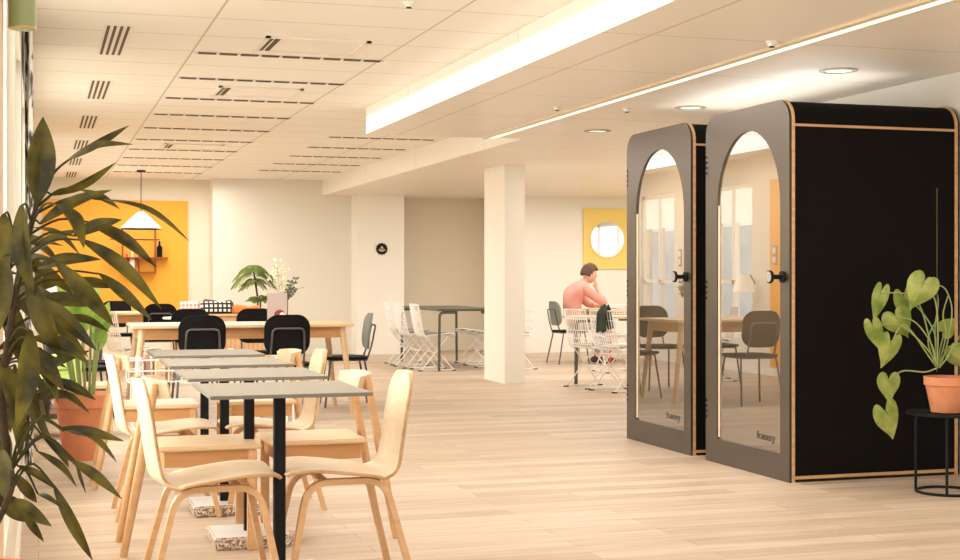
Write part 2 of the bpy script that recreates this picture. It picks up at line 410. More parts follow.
for q in (12.0, 13.05, 14.1, 15.15): box(bm, 11.52, 11.58, q, q + .05, .9, 2.3)
box(bm, 11.52, 11.58, 12.0, 15.2, .9, .95); box(bm, 11.52, 11.58, 12.0, 15.2, 2.25, 2.3)
wo = struct('window_12', bm, M['white']); obj('pane', bx(11.545, 11.555, 12.02, 15.18, .92, 2.28), M['glass'], wo, False)
struct('wall_side_right', bx(5.44, 11.6, 10.9, 11.0, 0, SZ), M['wall'])
# far walls
struct('wall_back', bx(-0.25, 2.50, 21.75, 21.9, 0, CZ), M['wall_beige'])
struct('wall_back_white', bx(2.50, 4.70, 21.3, 21.9, 0, CZ), M['wall'])
struct('wall_pillar', bx(4.626, 5.365, 20.9, 21.9, 0, CZ), M['wall_bright'])
struct('wall_alcove', bx(5.365, 7.0, 21.7, 21.85, 0, SZ), M['wall_beige'])
struct('wall_back_right', bx(6.92, 11.6, 20.6, 20.75, 0, SZ), M['wall_bright'])
struct('wall_alcove_side', bx(6.90, 6.96, 20.62, 21.75, 0, SZ), M['wall_beige'])
struct('trim_3', bx(4.94, 5.178, 14.76, 15.5, 0, SZ), M['wall_bright'])   # free-standing column
struct('baseboard_alcove', bx(5.365, 6.90, 21.68, 21.70, 0, 0.06), M['wall_beige'])
# orange and yellow painted panels
tag(obj('wall_panel', bx(0.06, 2.17, 21.71, 21.748, 0.55, 2.34), M['orange'], smooth=False), 'large bright orange panel on the far back wall behind the wire shelf', 'wall panel')
fa = bmesh.new(); box(fa, -7.2, -7.0, 2, 40, -.5, 2.35)
for q in range(12): box(fa, -7.02, -6.9, 3 + q * 3, 3.5 + q * 3, -.5, 2.35)
struct('wall_outside', fa, M['facade'])
struct('floor_outside', bx(-6, -0.4, 3.5, 30, -0.6, -0.5), M['cream'])

# window wall on the left (x = -0.09): piers, sill, header, frames and panes
WY0, WY1 = 3.62, 21.75
bm = bmesh.new()
box(bm, -0.27, -0.09, WY0, WY1, 0, 0.42)
struct('wall_left_sill', bm, M['wall'])
struct('wall_left_header', bx(-0.27, -0.09, WY0, WY1, 2.36, CZ), M['wall'])
wins = [(3.98, 5.80), (6.16, 7.98), (8.34, 10.16), (10.52, 12.34), (15.50, 16.62), (16.80, 17.34), (17.72, 18.84), (19.2, 20.3)]
py_ = WY0
for k, (a, b) in enumerate(wins + [(WY1, None)]):
    struct('wall_left_pier' if k else 'wall_left', bx(-0.27, -0.09, py_, a, 0.42, 2.36), M['peach'] if k == 0 else M['wall'])
    if b is None: break
    py_ = b
    w = bmesh.new(); mid = (a + b) / 2
    for (p0, p1, q0, q1) in ((a, a + .05, .42, 2.36), (b - .05, b, .42, 2.36), (a, b, .42, .47), (a, b, 2.31, 2.36), (mid - .025, mid + .025, .47, 2.31), (a, b, 1.10, 1.15)):
        box(w, -0.20, -0.12, p0, p1, q0, q1)
    wo = struct('window_%d' % (k + 1), w, M['white'])
    obj('pane', bx(-0.165, -0.155, a + .04, b - .04, .46, 2.32), M['glass'], wo, False)
    obj('roller_blind', bx(-0.148, -0.145, a + .05, b - .05, (1.88, 1.70)[k % 2], 2.30), M['blind'], wo, False)
tag(obj('wall_panel', bx(-.09, -.084, 13.9, 15.05, 0.1, 2.36), M['orange'], smooth=False), 'narrow orange panel on the window wall between the windows', 'wall panel')
for yy, lb in ((14.92, 'small switch plate on the narrow orange panel of the window wall'), (17.53, 'small switch plate on the pale pier between two windows')):
    t = thing('switch_plate', (-.084 if yy < 16 else -.09, yy, 1.45), 0, lb, 'switch')
    obj('plate', bx(0, .012, -.05, .05, -.12, .12, .003), M['chrome'], t); obj('rocker', bx(.012, .018, -.03, .03, .02, .09, .002), M['white'], t); obj('rocker', bx(.012, .018, -.03, .03, -.09, -.02, .002), M['white'], t)
t = thing('wall_lamp', (-.09, 15.42, 1.10), 0, 'cream shaded wall lamp between the orange panel and a window', 'lamp')
bm = bmesh.new(); lathe(bm, [(.07, .12), (.13, -.10), (.125, -.10), (.065, .115)], 28, (.16, 0, 0), cap=False); obj('lamp_shade', bm, M['shade'], t)
bm = bmesh.new(); tube(bm, [(0, 0, 0), (.06, 0, .10), (.16, 0, .12)], .008, 8); obj('arm', bm, M['black_metal'], t)
struct('baseboard_left', bx(-0.09, -0.075, WY0, WY1, 0, 0.09), M['white'])
# ceiling air slots
def slot_vent(x0, x1, yc, group, label):
    t = thing('ceiling_vent', ((x0 + x1) / 2, yc, CZ), 0, label, 'ceiling vent', group)
    w = (x1 - x0) / 2
    obj('slot', bx(-w, w, -0.028, 0.028, -0.006, 0.0), M['dark_slot'], t, False)
    rb = bmesh.new(); n = int((x1 - x0) / 0.13)
    for i in range(n + 1): 
        xx = -w + i * 2 * w / n; box(rb, xx - 0.010, xx + 0.010, -0.030, 0.030, -0.009, -0.001)
    obj('rib', rb, M['ceiling_plain'], t, False)
M['ceiling_plain'] = mat('ceiling_white', (0.86, 0.82, 0.73), 0.7)
for i in range(10):
    yy = 9.35 + 1.22 * i
    slot_vent(0.99, 2.24, yy, 'long slot vents in the main ceiling', 'long dark slot vent running across the main ceiling')
for i in range(5):
    slot_vent(2.92, 4.08, 14.6 + 1.22 * i, 'long slot vents beyond the lowered ceiling', 'long dark slot vent in the ceiling recess beyond the lowered ceiling')
for i in range(6):
    yy = 9.04 + 2.42 * i
    t = thing('air_grille', (0.455, yy, CZ), 0, 'narrow air grille of parallel dark slots near the window side', 'air grille', 'striped air grilles near the windows')
    bm = bmesh.new(); [box(bm, -0.07 + 0.038 * q, -0.07 + 0.038 * q + 0.017, -0.55, 0.55, -0.006, 0) for q in range(4)]
    obj('slot', bm, M['dark_slot'], t, False)
    obj('backing', bx(-0.085, 0.085, -0.57, 0.57, -0.003, 0), M['ceiling_plain'], t, False)
for i, yy in enumerate((8.85, 11.2, 16.1)):
    t = thing('ceiling_light', (1.66, yy, CZ), 0, ('recessed rectangular ceiling light nearest the front of the room', 'recessed rectangular ceiling light between the slot vents, second from the front', 'recessed rectangular ceiling light farthest toward the back')[i], 'ceiling light')
    bm = bmesh.new()
    for (a, b, c, d) in ((-.33, .33, -.28, -.25), (-.33, .33, .25, .28), (-.33, -.3, -.28, .28), (.3, .33, -.28, .28)): box(bm, a, b, c, d, -0.012, 0)
    obj('frame', bm, M['ceiling_plain'], t, False)
    obj('diffuser', bx(-.2, .3, -.25, .25, -.006, 0), M['white'], t, False)
    bm = bmesh.new(); [box(bm, -.30 + .045 * q, -.30 + .045 * q + .025, -.25, .25, -.008, 0) for q in range(2)]
    obj('louvre', bm, M['dark_slot'], t, False)
# step in the lowered ceiling, built as an added glowing strip
t = thing('glow_strip', (3.85, 6.0, SZ), 0, 'long glowing strip added along a step in the lowered ceiling above the booths', 'ceiling light')
obj('diffuser', bx(-0.035, 0.035, -5.5, 5.9, -0.012, 0), M['light'], t, False)
bm = bmesh.new(); box(bm, -0.075, -0.036, -5.5, 5.9, -0.016, 0); box(bm, 0.036, 0.05, -5.5, 5.9, -0.01, 0)
obj('trim', bm, M['cream'], t, False)
for i, (xx, yy, lb) in enumerate(((4.6, 7.4, 'round recessed spotlight in the ceiling right above the nearest booth'), (4.57, 9.35, 'round recessed spotlight in the ceiling above the gap between the booths'), (4.55, 11.1, 'round recessed spotlight just beyond the farther booth'), (6.4, 13.2, 'round recessed spotlight above the side lounge tables'))):
    t = thing('downlight', (xx, yy, SZ), 0, lb, 'ceiling light')
    bm = bmesh.new(); lathe(bm, [(0.115, 0), (0.115, -0.006), (0.09, -0.010), (0.088, -0.004), (0.088, 0)], 28, cap=False); obj('trim_ring', bm, M['chrome'], t)
    bm = bmesh.new(); lathe(bm, [(0.08, -0.003), (0.03, -0.002), (0.0001, -0.002)], 24, cap=False); obj('lens', bm, M['light'], t)
for (xx, yy, zz, lb) in ((3.62, 9.6, SZ, 'small sprinkler head beside the glowing ceiling strip'), (5.6, 16.6, SZ, 'small dark sprinkler head near the column top'), (1.9, 7.3, CZ, 'small round detector on the ceiling near the first light panel'), (3.7, 6.6, SZ, 'small sensor on the lowered ceiling beside the front end of the glowing strip'), (4.15, 9.55, SZ, 'round white detector with dark base above the farther booth')):
    t = thing('smoke_detector' if 'detector' in lb else 'sprinkler_head', (xx, yy, zz), 0, lb, 'smoke detector' if 'detector' in lb else 'sprinkler'); t.scale = (.6, .6, .6)
    bm = bmesh.new(); lathe(bm, [(0.055, 0), (0.055, -0.012), (0.04, -0.02), (0.035, -0.04), (0.0001, -0.045)], 20); obj('body', bm, M['white'], t)
    bm = bmesh.new(); lathe(bm, [(0.02, -0.04), (0.028, -0.052), (0.0001, -0.054)], 14); obj('nozzle', bm, M['dark_slot'], t)

# ------------------------------------------------------------------ wooden shell chairs
def make_shell_chair(label):
    t = thing('shell_chair', (0, 0, 0), 0, label, 'chair', 'pale bentwood shell chairs at the grey tables')
    prof = smoothpath([(.262, 0, .422), (.24, 0, .436), (.14, 0, .440), (.0, 0, .424), (-.11, 0, .408), (-.175, 0, .414), (-.213, 0, .448), (-.230, 0, .53), (-.247, 0, .65), (-.268, 0, .76), (-.276, 0, .798), (-.279, 0, .812)], 3)
    wd = [(0, .19), (.06, .215), (.25, .225), (.45, .215), (.55, .185), (.65, .165), (.8, .17), (.9, .165), (.95, .152), (1, .10)]
    def W(s):
        for (a, wa), (b, wb) in zip(wd, wd[1:]):
            if s <= b: return wa + (wb - wa) * (s - a) / (b - a)
        return wd[-1][1]
    bm = bmesh.new(); rows = []; L = [0]
    for a, b in zip(prof, prof[1:]): L.append(L[-1] + (b - a).length)
    for i, p in enumerate(prof):
        s = L[i] / L[-1]; w = W(s); row = []
        for k in range(-5, 6):
            q = k / 5
            up = 0.007 * q * q if s < .45 else 0.0
            fw = 0.035 * q * q if s > .5 else 0.035 * q * q * max(0, (s - .4) / .1)
            row.append(bm.verts.new((p.x + fw, w * q, p.z + up)))
        rows.append(row)
    for A, B in zip(rows, rows[1:]):
        for k in range(10): bm.faces.new((A[k], A[k + 1], B[k + 1], B[k]))
    o = obj('seat_shell', bm, [M['ash_shell'], M['ply']], t)
    md = o.modifiers.new('thick', 'SOLIDIFY'); md.thickness = 0.012; md.offset = 0; md.material_offset_rim = 1
    for s in (-1, 1):
        bm = bmesh.new()
        pts = fillet([(.262, s * .215, 0.0), (.180, s * .165, .398), (-.125, s * .165, .398), (-.228, s * .215, 0.0)], 0.085, 7)
        tube(bm, pts, 0.01, flat=(0.040, 0.023), up=(0, 1, 0))
        obj('bent_leg', bm, M['ash_edge'], t)
    for xa in (.09, -.11): obj('under_rail', bx(xa, xa + .03, -.165, .165, .388, .405, .003), M['ash_edge'], t)
    return t
def make_block_chair(label):
    t = thing('square_seat_chair', (0, 0, 0), 0, label, 'chair', 'square seated wooden chairs at the grey tables')
    obj('seat', bx(-.215, .225, -.215, .215, .445, .467, .006), M['ash'], t)
    bm = bmesh.new()
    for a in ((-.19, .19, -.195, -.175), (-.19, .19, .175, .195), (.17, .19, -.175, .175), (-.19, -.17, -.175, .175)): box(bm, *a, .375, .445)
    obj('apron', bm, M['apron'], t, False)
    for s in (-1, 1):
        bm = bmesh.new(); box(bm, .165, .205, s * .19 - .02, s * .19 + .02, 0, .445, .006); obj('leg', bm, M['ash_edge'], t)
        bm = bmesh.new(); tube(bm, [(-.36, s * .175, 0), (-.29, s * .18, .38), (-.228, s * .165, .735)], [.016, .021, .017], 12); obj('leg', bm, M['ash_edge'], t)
    # curved top rail, open toward the table
    bm = bmesh.new(); A = []
    for i in range(17):
        a = math.radians(-60 + 120 * i / 16); c = math.cos(a); s = math.sin(a)
        h = .046 - .014 * abs(math.sin(a)) ** 3
        ring = []
        for (dr, dz, tw) in ((-.012, -h, .0), (.010, -h, .0), (.016, h * .9, 0), (-.004, h, 0)):
            r = .215 + dr; ring.append(bm.verts.new((-.085 - r * c * .80 - dz * .18, r * s * 1.05, .712 + dz)))
        A.append(ring)
    for p, q in zip(A, A[1:]):
        for k in range(4): bm.faces.new((p[k], p[(k + 1) % 4], q[(k + 1) % 4], q[k]))
    bm.faces.new(A[0]); bm.faces.new(A[-1][::-1])
    obj('backrest', bm, M['ash_shell'], t)
    return t

# ------------------------------------------------------------------ bistro tables
def make_bistro(label):
    t = thing('bistro_table', (0, 0, 0), 0, label, 'table', 'grey topped bistro tables in a row')
    bm = bx(-.302, .302, -.31, .31, .750, .764, .002); 
    bm.normal_update()
    for f in bm.faces: f.material_index = 0 if f.normal.z > .5 else 1
    obj('table_top', bm, [M['tabletop'], M['table_edge']], t, False)
    bm = bmesh.new(); box(bm, -.022, .022, -.022, .022, .05, .75, .004); box(bm, -.15, .15, -.15, .15, .740, .7495)
    obj('post', bm, M['black_metal'], t)
    bm = bx(-.17, .17, -.17, .17, 0, .055, .008); bm.normal_update()
    for f in bm.faces: f.material_index = 1 if f.normal.z > .5 else 0
    obj('base', bm, [M['terrazzo'], M['base_top']], t)
    return t
TY = [5.44, 6.335, 7.21, 8.11]
ordn = ['nearest grey square bistro table, standing between the two largest shell chairs', 'grey square bistro table directly behind the nearest one', 'third grey square bistro table in the row, counted from the front', 'farthest grey square bistro table, in front of the magazine rack']
tb = make_bistro(ordn[0]); tb.location = (.895, TY[0], 0)
for i in (1, 2, 3): dup(tb, (.905, TY[i], 0), 0, ordn[i])
sc = make_shell_chair('large pale shell chair with curved back, nearest the camera on the window side'); sc.location = (.62, 5.50, 0)
dup(sc, (1.175, 5.54, 0), PI, 'large pale shell chair facing the windows, nearest the camera on the aisle side')
dup(sc, (.595, 7.25, 0), 0, 'pale shell chair at the third grey table on the window side')
dup(sc, (1.17, 7.30, 0), PI, 'pale shell chair at the third grey table on the aisle side')
bc = make_block_chair('square seated wooden chair with curved top rail at the second grey table, window side'); bc.location = (.705, 6.33, 0)
dup(bc, (1.20, 6.40, 0), PI, 'square seated wooden chair with curved top rail at the second grey table, aisle side')
dup(bc, (.66, 8.33, 0), 0, 'square seated wooden chair with curved top rail at the farthest grey table, window side')
dup(bc, (1.24, 8.42, 0), PI, 'square seated wooden chair with curved top rail at the farthest grey table, aisle side')

# ------------------------------------------------------------------ black / grey tube chairs
def make_tube_chair(name, label, seat_m, back_m, tube_m, group=None):
    t = thing(name, (0, 0, 0), 0, label, 'chair', group)
    bm = bmesh.new(); prism(bm, rrect(.42, .43, .10, 6, .02, 0), 'Z', .435, .457)
    obj('seat', bm, seat_m, t)
    # backrest: rounded panel, gently curved
    out = rrect(.37, .33, .11, 8); bm = bmesh.new()
    fr, bk = [], []
    for (yy, zz) in out:
        cx = -.225 + .9 * yy * yy - .12 * (zz)
        fr.append(bm.verts.new((cx + .010, yy, .69 + zz))); bk.append(bm.verts.new((cx - .010, yy, .69 + zz)))
    cf = bm.verts.new((-.215, 0, .69)); cb = bm.verts.new((-.235, 0, .69)); n = len(out)
    for i in range(n):
        j = (i + 1) % n
        bm.faces.new((cf, fr[i], fr[j])); bm.faces.new((cb, bk[j], bk[i])); bm.faces.new((fr[i], bk[i], bk[j], fr[j]))
    obj('backrest', bm, back_m, t)
    bm = bmesh.new()
    tube(bm, fillet([(-.185, -.135, .44), (-.225, -.135, .56), (-.262, -.125, .745), (-.262, .125, .745), (-.225, .135, .56), (-.185, .135, .44)], .04, 5), .0085, 8)
    obj('back_frame', bm, tube_m, t)
    bm = bmesh.new(); tube(bm, fillet([(.17, -.17, .428), (-.18, -.17, .428), (-.18, .17, .428), (.17, .17, .428), (.17, -.17, .428)], .03, 4), .0085, 8)
    obj('seat_frame', bm, tube_m, t)
    for s in (-1, 1):
        bm = bmesh.new(); tube(bm, [(.16, s * .175, .43), (.215, s * .215, 0)], .0095, 8); obj('leg', bm, tube_m, t)
        bm = bmesh.new(); tube(bm, [(-.15, s * .175, .43), (-.235, s * .215, 0)], .0095, 8); obj('leg', bm, tube_m, t)
    return t
G1 = 'black chairs around the long wooden tables'
bk = make_tube_chair('black_chair', 'black chair with its back turned, left of centre at the long wooden table', M['black_seat'], M['black_seat'], M['grey_tube'], G1)
bk.scale = (1.03, 1.03, 1.03); bk.location = (1.27, 11.75, 0); bk.rotation_euler = (0, 0, PI / 2)
dup(bk, (1.965, 11.75, 0), PI / 2, 'black chair with its back turned, in front of the pink printed bag')
dup(bk, (1.41, 13.6, 0), -PI / 2, 'black chair on the far side of the long table, before the checked cushions')
dup(bk, (2.04, 13.6, 0), -PI / 2, 'black chair on the far side of the long table, below the potted palm')
dup(bk, (1.34, 16.75, 0), PI / 2, 'black chair turned away at the farther wooden table, in front of the orange panel')
dup(bk, (.36, 12.4, 0), 0.1, 'black chair at the window end of the long wooden table')
dup(bk, (.95, 18.35, 0), -PI / 2, 'black chair on the far side of the farther wooden table, under the wire shelf')
dup(bk, (.32, 11.75, 0), 0.5, 'black chair standing apart behind the terracotta pot')
gc = make_tube_chair('grey_chair', 'grey chair seen from the side at the open end of the long wooden table', M['black_seat'], M['grey_fabric'], M['grey_tube'])
gc.location = (2.72, 12.78, 0); gc.rotation_euler = (0, 0, PI - .08)
pc = dup(gc, (6.94, 17.97, 0), 0.05, 'dark grey chair under the seated person in pink'); 

# ------------------------------------------------------------------ wooden tables
def wood_table(name, x0, x1, y0, y1, h, label, apron=.085, splay=.09, leg_m=None, top_m=None, group=None):
    cx, cy = (x0 + x1) / 2, (y0 + y1) / 2; a, b = (x1 - x0) / 2, (y1 - y0) / 2
    t = thing(name, (cx, cy, 0), 0, label, 'table', group)
    obj('table_top', bx(-a, a, -b, b, h - .026, h, .005), top_m or M['ash'], t)
    bm = bmesh.new(); i = .07
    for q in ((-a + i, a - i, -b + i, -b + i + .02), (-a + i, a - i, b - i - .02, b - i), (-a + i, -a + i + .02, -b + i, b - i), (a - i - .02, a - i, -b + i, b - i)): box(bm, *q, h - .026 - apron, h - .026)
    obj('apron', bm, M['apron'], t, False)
    for sx in (-1, 1):
        for sy in (-1, 1):
            bm = bmesh.new(); tube(bm, [(sx * (a - .09), sy * (b - .09), h - .03), (sx * (a - .09 + splay), sy * (b - .09 + splay * .3), 0)], [.030, .018] if not leg_m else [.02, .012], 14)
            obj('leg', bm, (leg_m if leg_m and sy < 0 else M['ash']), t)
    return t
wood_table('long_table', .74, 2.62, 11.95, 12.82, .785, 'long wooden table with splayed legs behind the bistro tables', .095)
wood_table('long_table', .50, 1.72, 17.1, 18.0, .762, 'farther wooden table in front of the orange panel', .095)

# white round table
t = thing('side_table', (1.58, 15.9, 0), 0, 'small white round table between the two wooden tables', 'table')
bm = bmesh.new(); lathe(bm, [(.0001, .72), (.26, .72), (.27, .73), (.26, .742), (.0001, .742)], 32); obj('table_top', bm, M['white'], t)
bm = bmesh.new(); lathe(bm, [(.02, .72), (.02, .03), (.2, .02), (.2, 0)], 24); obj('pedestal', bm, M['white'], t)

# magazine rack, low, behind the farthest bistro table
t = thing('magazine_rack', (1.25, 10.7, 0), 0, 'low white wire rack full of magazines behind the bistro tables', 'rack')
bm = bmesh.new()
for z in (.42, .50, .58):
    tube(bm, [(-.62, -.15, z), (.62, -.15, z)], .006, 6); tube(bm, [(-.62, .15, z), (.62, .15, z)], .006, 6)
for i in range(14):
    x = -.62 + i * 1.24 / 13
    tube(bm, [(x, -.15, .42), (x, -.15, .58)], .004, 5); tube(bm, [(x, -.15, .42), (x, .15, .42)], .004, 5); tube(bm, [(x, .15, .42), (x, .15, .58)], .004, 5)
obj('basket', bm, M['white_metal'], t)
for sx in (-1, 1):
    for sy in (-1, 1):
        bm = bmesh.new(); tube(bm, [(sx * .58, sy * .14, .42), (sx * .6, sy * .15, 0)], .009, 8); obj('leg', bm, M['white_metal'], t)
bc_ = [(.75, .72, .68), (.08, .07, .07), (.62, .30, .12), (.45, .25, .2), (.85, .82, .78), (.25, .28, .3), (.78, .6, .3)]
mm = [mat('magazine_cover_%d' % i, c, .5) for i, c in enumerate(bc_)]
words = ['white', 'black', 'rust orange', 'brown', 'cream', 'slate grey', 'straw yellow']
for i in range(16):
    x = 1.25 - .54 + i * .071; h = .07 + .07 * random.random(); j = (i * 3 + i // 5) % 7
    bm = bmesh.new(); box(bm, -.012 - .01 * (i % 3), .012, -.11, .11, .0, h + .08, .002)
    o = obj('magazine', bm, mm[j], None, False, (x, 10.7, .427)); o.rotation_euler = (0, .12 * (random.random() - .5), 0)
    tag(o, 'upright magazine with a %s cover in the white wire rack' % words[j], 'magazine', 'magazines with %s covers in the wire rack' % words[j])

# ------------------------------------------------------------------ printed bag, flowers on long table
t = thing('paper_bag', (2.03, 12.45, .786), math.radians(-8), 'dusty pink upright paper bag with maroon and white print on the long table', 'bag')
obj('bag_body', bx(-.088, .088, -.05, .05, 0, .262, .002), M['bag'], t, False)
obj('side_gusset', bx(.0885, .094, -.05, .05, 0, .265), M['black_seat'], t, False)
bm = bmesh.new(); prism(bm, [(.02 + .05 * math.cos(a), .06 + .055 * math.sin(a)) for a in [PI * 2 * k / 24 for k in range(24)]], 'Y', -.052, -.0505); obj('print_disc', bm, M['maroon'], t, False)
bm = bmesh.new(); prism(bm, [(.043 + .03 * math.cos(a), .05 + .042 * math.sin(a)) for a in [PI * 2 * k / 20 for k in range(20)]], 'Y', -.0535, -.0522); obj('print_patch', bm, M['white'], t, False)
t = thing('flower_vase', (2.13, 12.72, .786), 0, 'vase with cream blossoms and dark eucalyptus sprigs behind the pink bag', 'vase')
bm = bmesh.new(); lathe(bm, [(.0001, 0), (.045, 0), (.055, .06), (.04, .16), (.03, .2), (.034, .215), (.028, .215), (.024, .19), (.0001, .18)], 20); obj('vase', bm, M['white'], t)
st, lf, pt = bmesh.new(), bmesh.new(), bmesh.new()
for k in range(7):
    a = random.uniform(-.5, .35); tx = -.13 + .05 * k; top = Vector((tx + .02, random.uniform(-.08, .08), .36 + .07 * math.sin(k * 1.7) + (.09 if k < 3 else .0)))
    tube(st, smoothpath([(0, 0, .18), (tx * .4, 0, .28), top], 4), .0022, 5)
    if k < 4:
        for q in range(14):
            c = top + Vector((random.gauss(0, .022), random.gauss(0, .022), random.uniform(-.08, .05)))
            bmesh.ops.create_icosphere(pt, subdivisions=1, radius=random.uniform(.009, .017), matrix=Matrix.Translation(c))
        for q in range(4): leaf(lf, top + Vector((0, 0, -.1)), top + Vector((random.uniform(-.06, .06), random.uniform(-.04, .04), random.uniform(-.16, .0))), .018)
obj('stem', st, M['stem_green'], t); obj('blossom', pt, M['petal'], t); obj('foliage', lf, M['leaf_mid'], t)
eu, es = bmesh.new(), bmesh.new()
for (bx_, tx, tz) in ((.02, .115, .40), (.01, .06, .37), (.02, .10, .29)):
    path = smoothpath([(0, 0, .18), (bx_ + tx * .4, -.02, .18 + (tz - .18) * .45), (tx, -.03, tz)], 6); tube(es, path, .002, 5)
    for i, p in enumerate(path[3::2]):
        for s in (-1, 1): leaf(eu, p, p + Vector((.032 * s, .01, .012)), .024, n=4, normal=(0, -1, .3))
obj('eucalyptus_stem', es, M['stem_brown'], t); obj('eucalyptus_leaves', eu, M['leaf_grey'], t)

# ------------------------------------------------------------------ sideboard with cushions, palm
t = thing('sideboard', (2.36, 19.1, -0.0), 0, 'low slatted wooden sideboard in front of the white back wall', 'sideboard')
obj('carcass', bx(-.66, .66, -.20, .22, .06, .665, .004), M['ash'], t)
obj('top', bx(-.70, .70, -.24, .24, .665, .69, .004), M['ash'], t)
bm = bmesh.new()
for i in range(22): box(bm, -.64 + i * .06, -.64 + i * .06 + .03, -.215, -.2, .1, .65)
obj('slat_front', bm, M['ash_edge'], t, False)
for sx in (-1, 1):
    for sy in (-1, 1): obj('leg', bx(sx * .6 - .02, sx * .6 + .02, sy * .17 - .02, sy * .17 + .02, 0, .06), M['ash_edge'], t)
def cushion(name, x, y, z, w, h, d, m, label, tilt, cat='cushion'):
    bm = bmesh.new(); bmesh.ops.create_grid(bm, x_segments=10, y_segments=10, size=.5)
    vs = bm.verts[:]
    top = {}
    for v in vs:
        e = (1 - (2 * v.co.x) ** 4) * (1 - (2 * v.co.y) ** 4); v.co = Vector((v.co.x * w, -d / 2 * max(0, e) ** .5, (v.co.y + .5) * h))
    g = bmesh.ops.duplicate(bm, geom=bm.faces[:] + bm.edges[:] + bm.verts[:])
    for v in [q for q in g['geom'] if isinstance(q, bmesh.types.BMVert)]: v.co.y *= -1
    bmesh.ops.remove_doubles(bm, verts=bm.verts[:], dist=.0005)
    o = obj(name, bm, m, None, True, (x, y, z)); o.rotation_euler = (tilt, 0, 0); return tag(o, label, cat)
cushion('cushion', 1.93, 19.04, .692, .27, .17, .14, M['pink_check'], 'pink and white checked cushion on the sideboard', -.1)
cushion('cushion', 2.28, 19.00, .692, .42, .165, .14, M['black_check'], 'cream cushion with a black grid pattern on the sideboard', -.1)
def blanket(x, y, z, w, d, h, m, label):
    bm = bmesh.new(); n = 14; rings = []
    for i in range(n + 1):
        xx = -w / 2 + w * i / n; hh = h * (.85 + .1 * math.sin(i * .55) + .03 * math.sin(i * 1.3)) * (1 if 0 < i < n else .8)
        ring = []
        for k in range(12):
            a = 2 * PI * k / 12; ring.append(bm.verts.new((xx, d / 2 * (abs(math.cos(a)) ** .6) * (1 if math.cos(a) > 0 else -1), hh * .5 + hh * .5 * (abs(math.sin(a)) ** .6) * (1 if math.sin(a) > 0 else -1))))
        rings.append(ring)
    for A, B in zip(rings, rings[1:]):
        for k in range(12): bm.faces.new((A[k], A[(k + 1) % 12], B[(k + 1) % 12], B[k]))
    bm.faces.new(rings[0]); bm.faces.new(rings[-1][::-1])
    return tag(obj('folded_blanket', bm, m, None, True, (x, y, z)), label, 'blanket')
blanket(2.69, 19.12, .692, .36, .26, .125, M['orange_cloth'], 'bright orange folded blanket on the sideboard')
blanket(2.32, 19.24, .692, .42, .16, .205, M['plum_cloth'], 'dark plum folded blanket behind the black grid cushion')

def pot_bm(r, h, rim):
    bm = bmesh.new(); lathe(bm, [(.0001, 0), (r * .68, 0), (r * .93, h - rim), (r * .94, h - rim), (r, h - rim + .004), (r * 1.02, h), (r * .93, h), (r * .9, h - .03), (.0001, h - .03)], 40); return bm
def soil_bm(r, z):
    bm = bmesh.new(); lathe(bm, [(r, z), (r * .5, z + .008), (.0001, z + .01)], 24); return bm

t = thing('potted_palm', (2.98, 20.05, 0), 0, 'slender potted palm with drooping fronds against the white back wall', 'plant')
obj('pot', pot_bm(.17, .34, .06), M['white'], t); obj('soil', soil_bm(.15, .31), M['soil'], t)
bm = bmesh.new(); tube(bm, smoothpath([(0, 0, .3), (.01, 0, .8), (-.02, 0, 1.08), (-.05, 0, 1.28)], 5), .014, 8); tube(bm, smoothpath([(.02, 0, .3), (.05, .02, .7), (.04, 0, .9)], 5), .012, 8); obj('stem', bm, M['stem_brown'], t)
bm = bmesh.new()
def frond(bm, base, direction, L, droop, n=16, lw=.022, ll=.15):
    d = Vector(direction).normalized(); side = d.cross(Vector((0, 0, 1))).normalized(); prev = Vector(base)
    pts = []
    for i in range(n + 1):
        s = i / n; pts.append(Vector(base) + d * L * s + Vector((0, 0, -droop * L * s * s)))
    tube(bm, pts, .003, 4)
    for i in range(2, n + 1):
        for sg in (-1, 1):
            l = ll * (1 - .5 * i / n); p = pts[i]
            leaf(bm, p, p + side * sg * l * .6 + d * l * .5 + Vector((0, 0, -l * .75)), lw, n=3, normal=(0, -1, .4))
for k in range(24):
    a = k * 2.4; frond(bm, (-.05, 0, 1.26), (math.cos(a), math.sin(a) * .6, .25 + .5 * (k % 4)), .30 + .04 * (k % 4), .95, 14, .013, .17)
for k in range(12):
    a = k * 2.4 + 1; frond(bm, (-.03, 0, 1.12), (math.cos(a), math.sin(a) * .6, .3 + .4 * (k % 3)), .22, .8, 12, .013, .15)
for k in range(14):
    a = k * 2.4; frond(bm, (.04, 0, .82), (math.cos(a), math.sin(a) * .6, .8 + .5 * (k % 3)), .24, .5, 10, .012, .12)
obj('fronds', bm, M['leaf_mid'], t)

# ------------------------------------------------------------------ far wall: wire shelf, bottles, pendant, round sign, mirror
t = thing('wire_shelf', (1.44, 21.7, 1.25), 0, 'copper wire wall shelf hung on the orange panel', 'shelf')
bm = bmesh.new()
for yy in (0, -.2):
    tube(bm, [(-.24, yy, 0), (.24, yy, 0), (.24, yy, .66), (-.24, yy, .66), (-.24, yy, 0)], .008, 6)
    tube(bm, [(-.42, yy, .22), (.42, yy, .22)], .008, 6); tube(bm, [(-.42, yy, .50), (.30, yy, .50)], .006, 6); tube(bm, [(0, yy, 0), (0, yy, .3)], .006, 6)
for x in (-.42, -.24, .24, .42): tube(bm, [(x, 0, .22), (x, -.2, .22)], .008, 6)
for x in (-.24, .24): tube(bm, [(x, 0, 0), (x, -.2, 0)], .008, 6); tube(bm, [(x, 0, .66), (x, -.2, .66)], .008, 6)
obj('wire_frame', bm, M['copper'], t)
obj('shelf_board', bx(-.42, .42, -.2, 0, .222, .234), M['copper'], t, False); obj('shelf_board', bx(-.24, .24, -.2, 0, .004, .016), M['copper'], t, False)
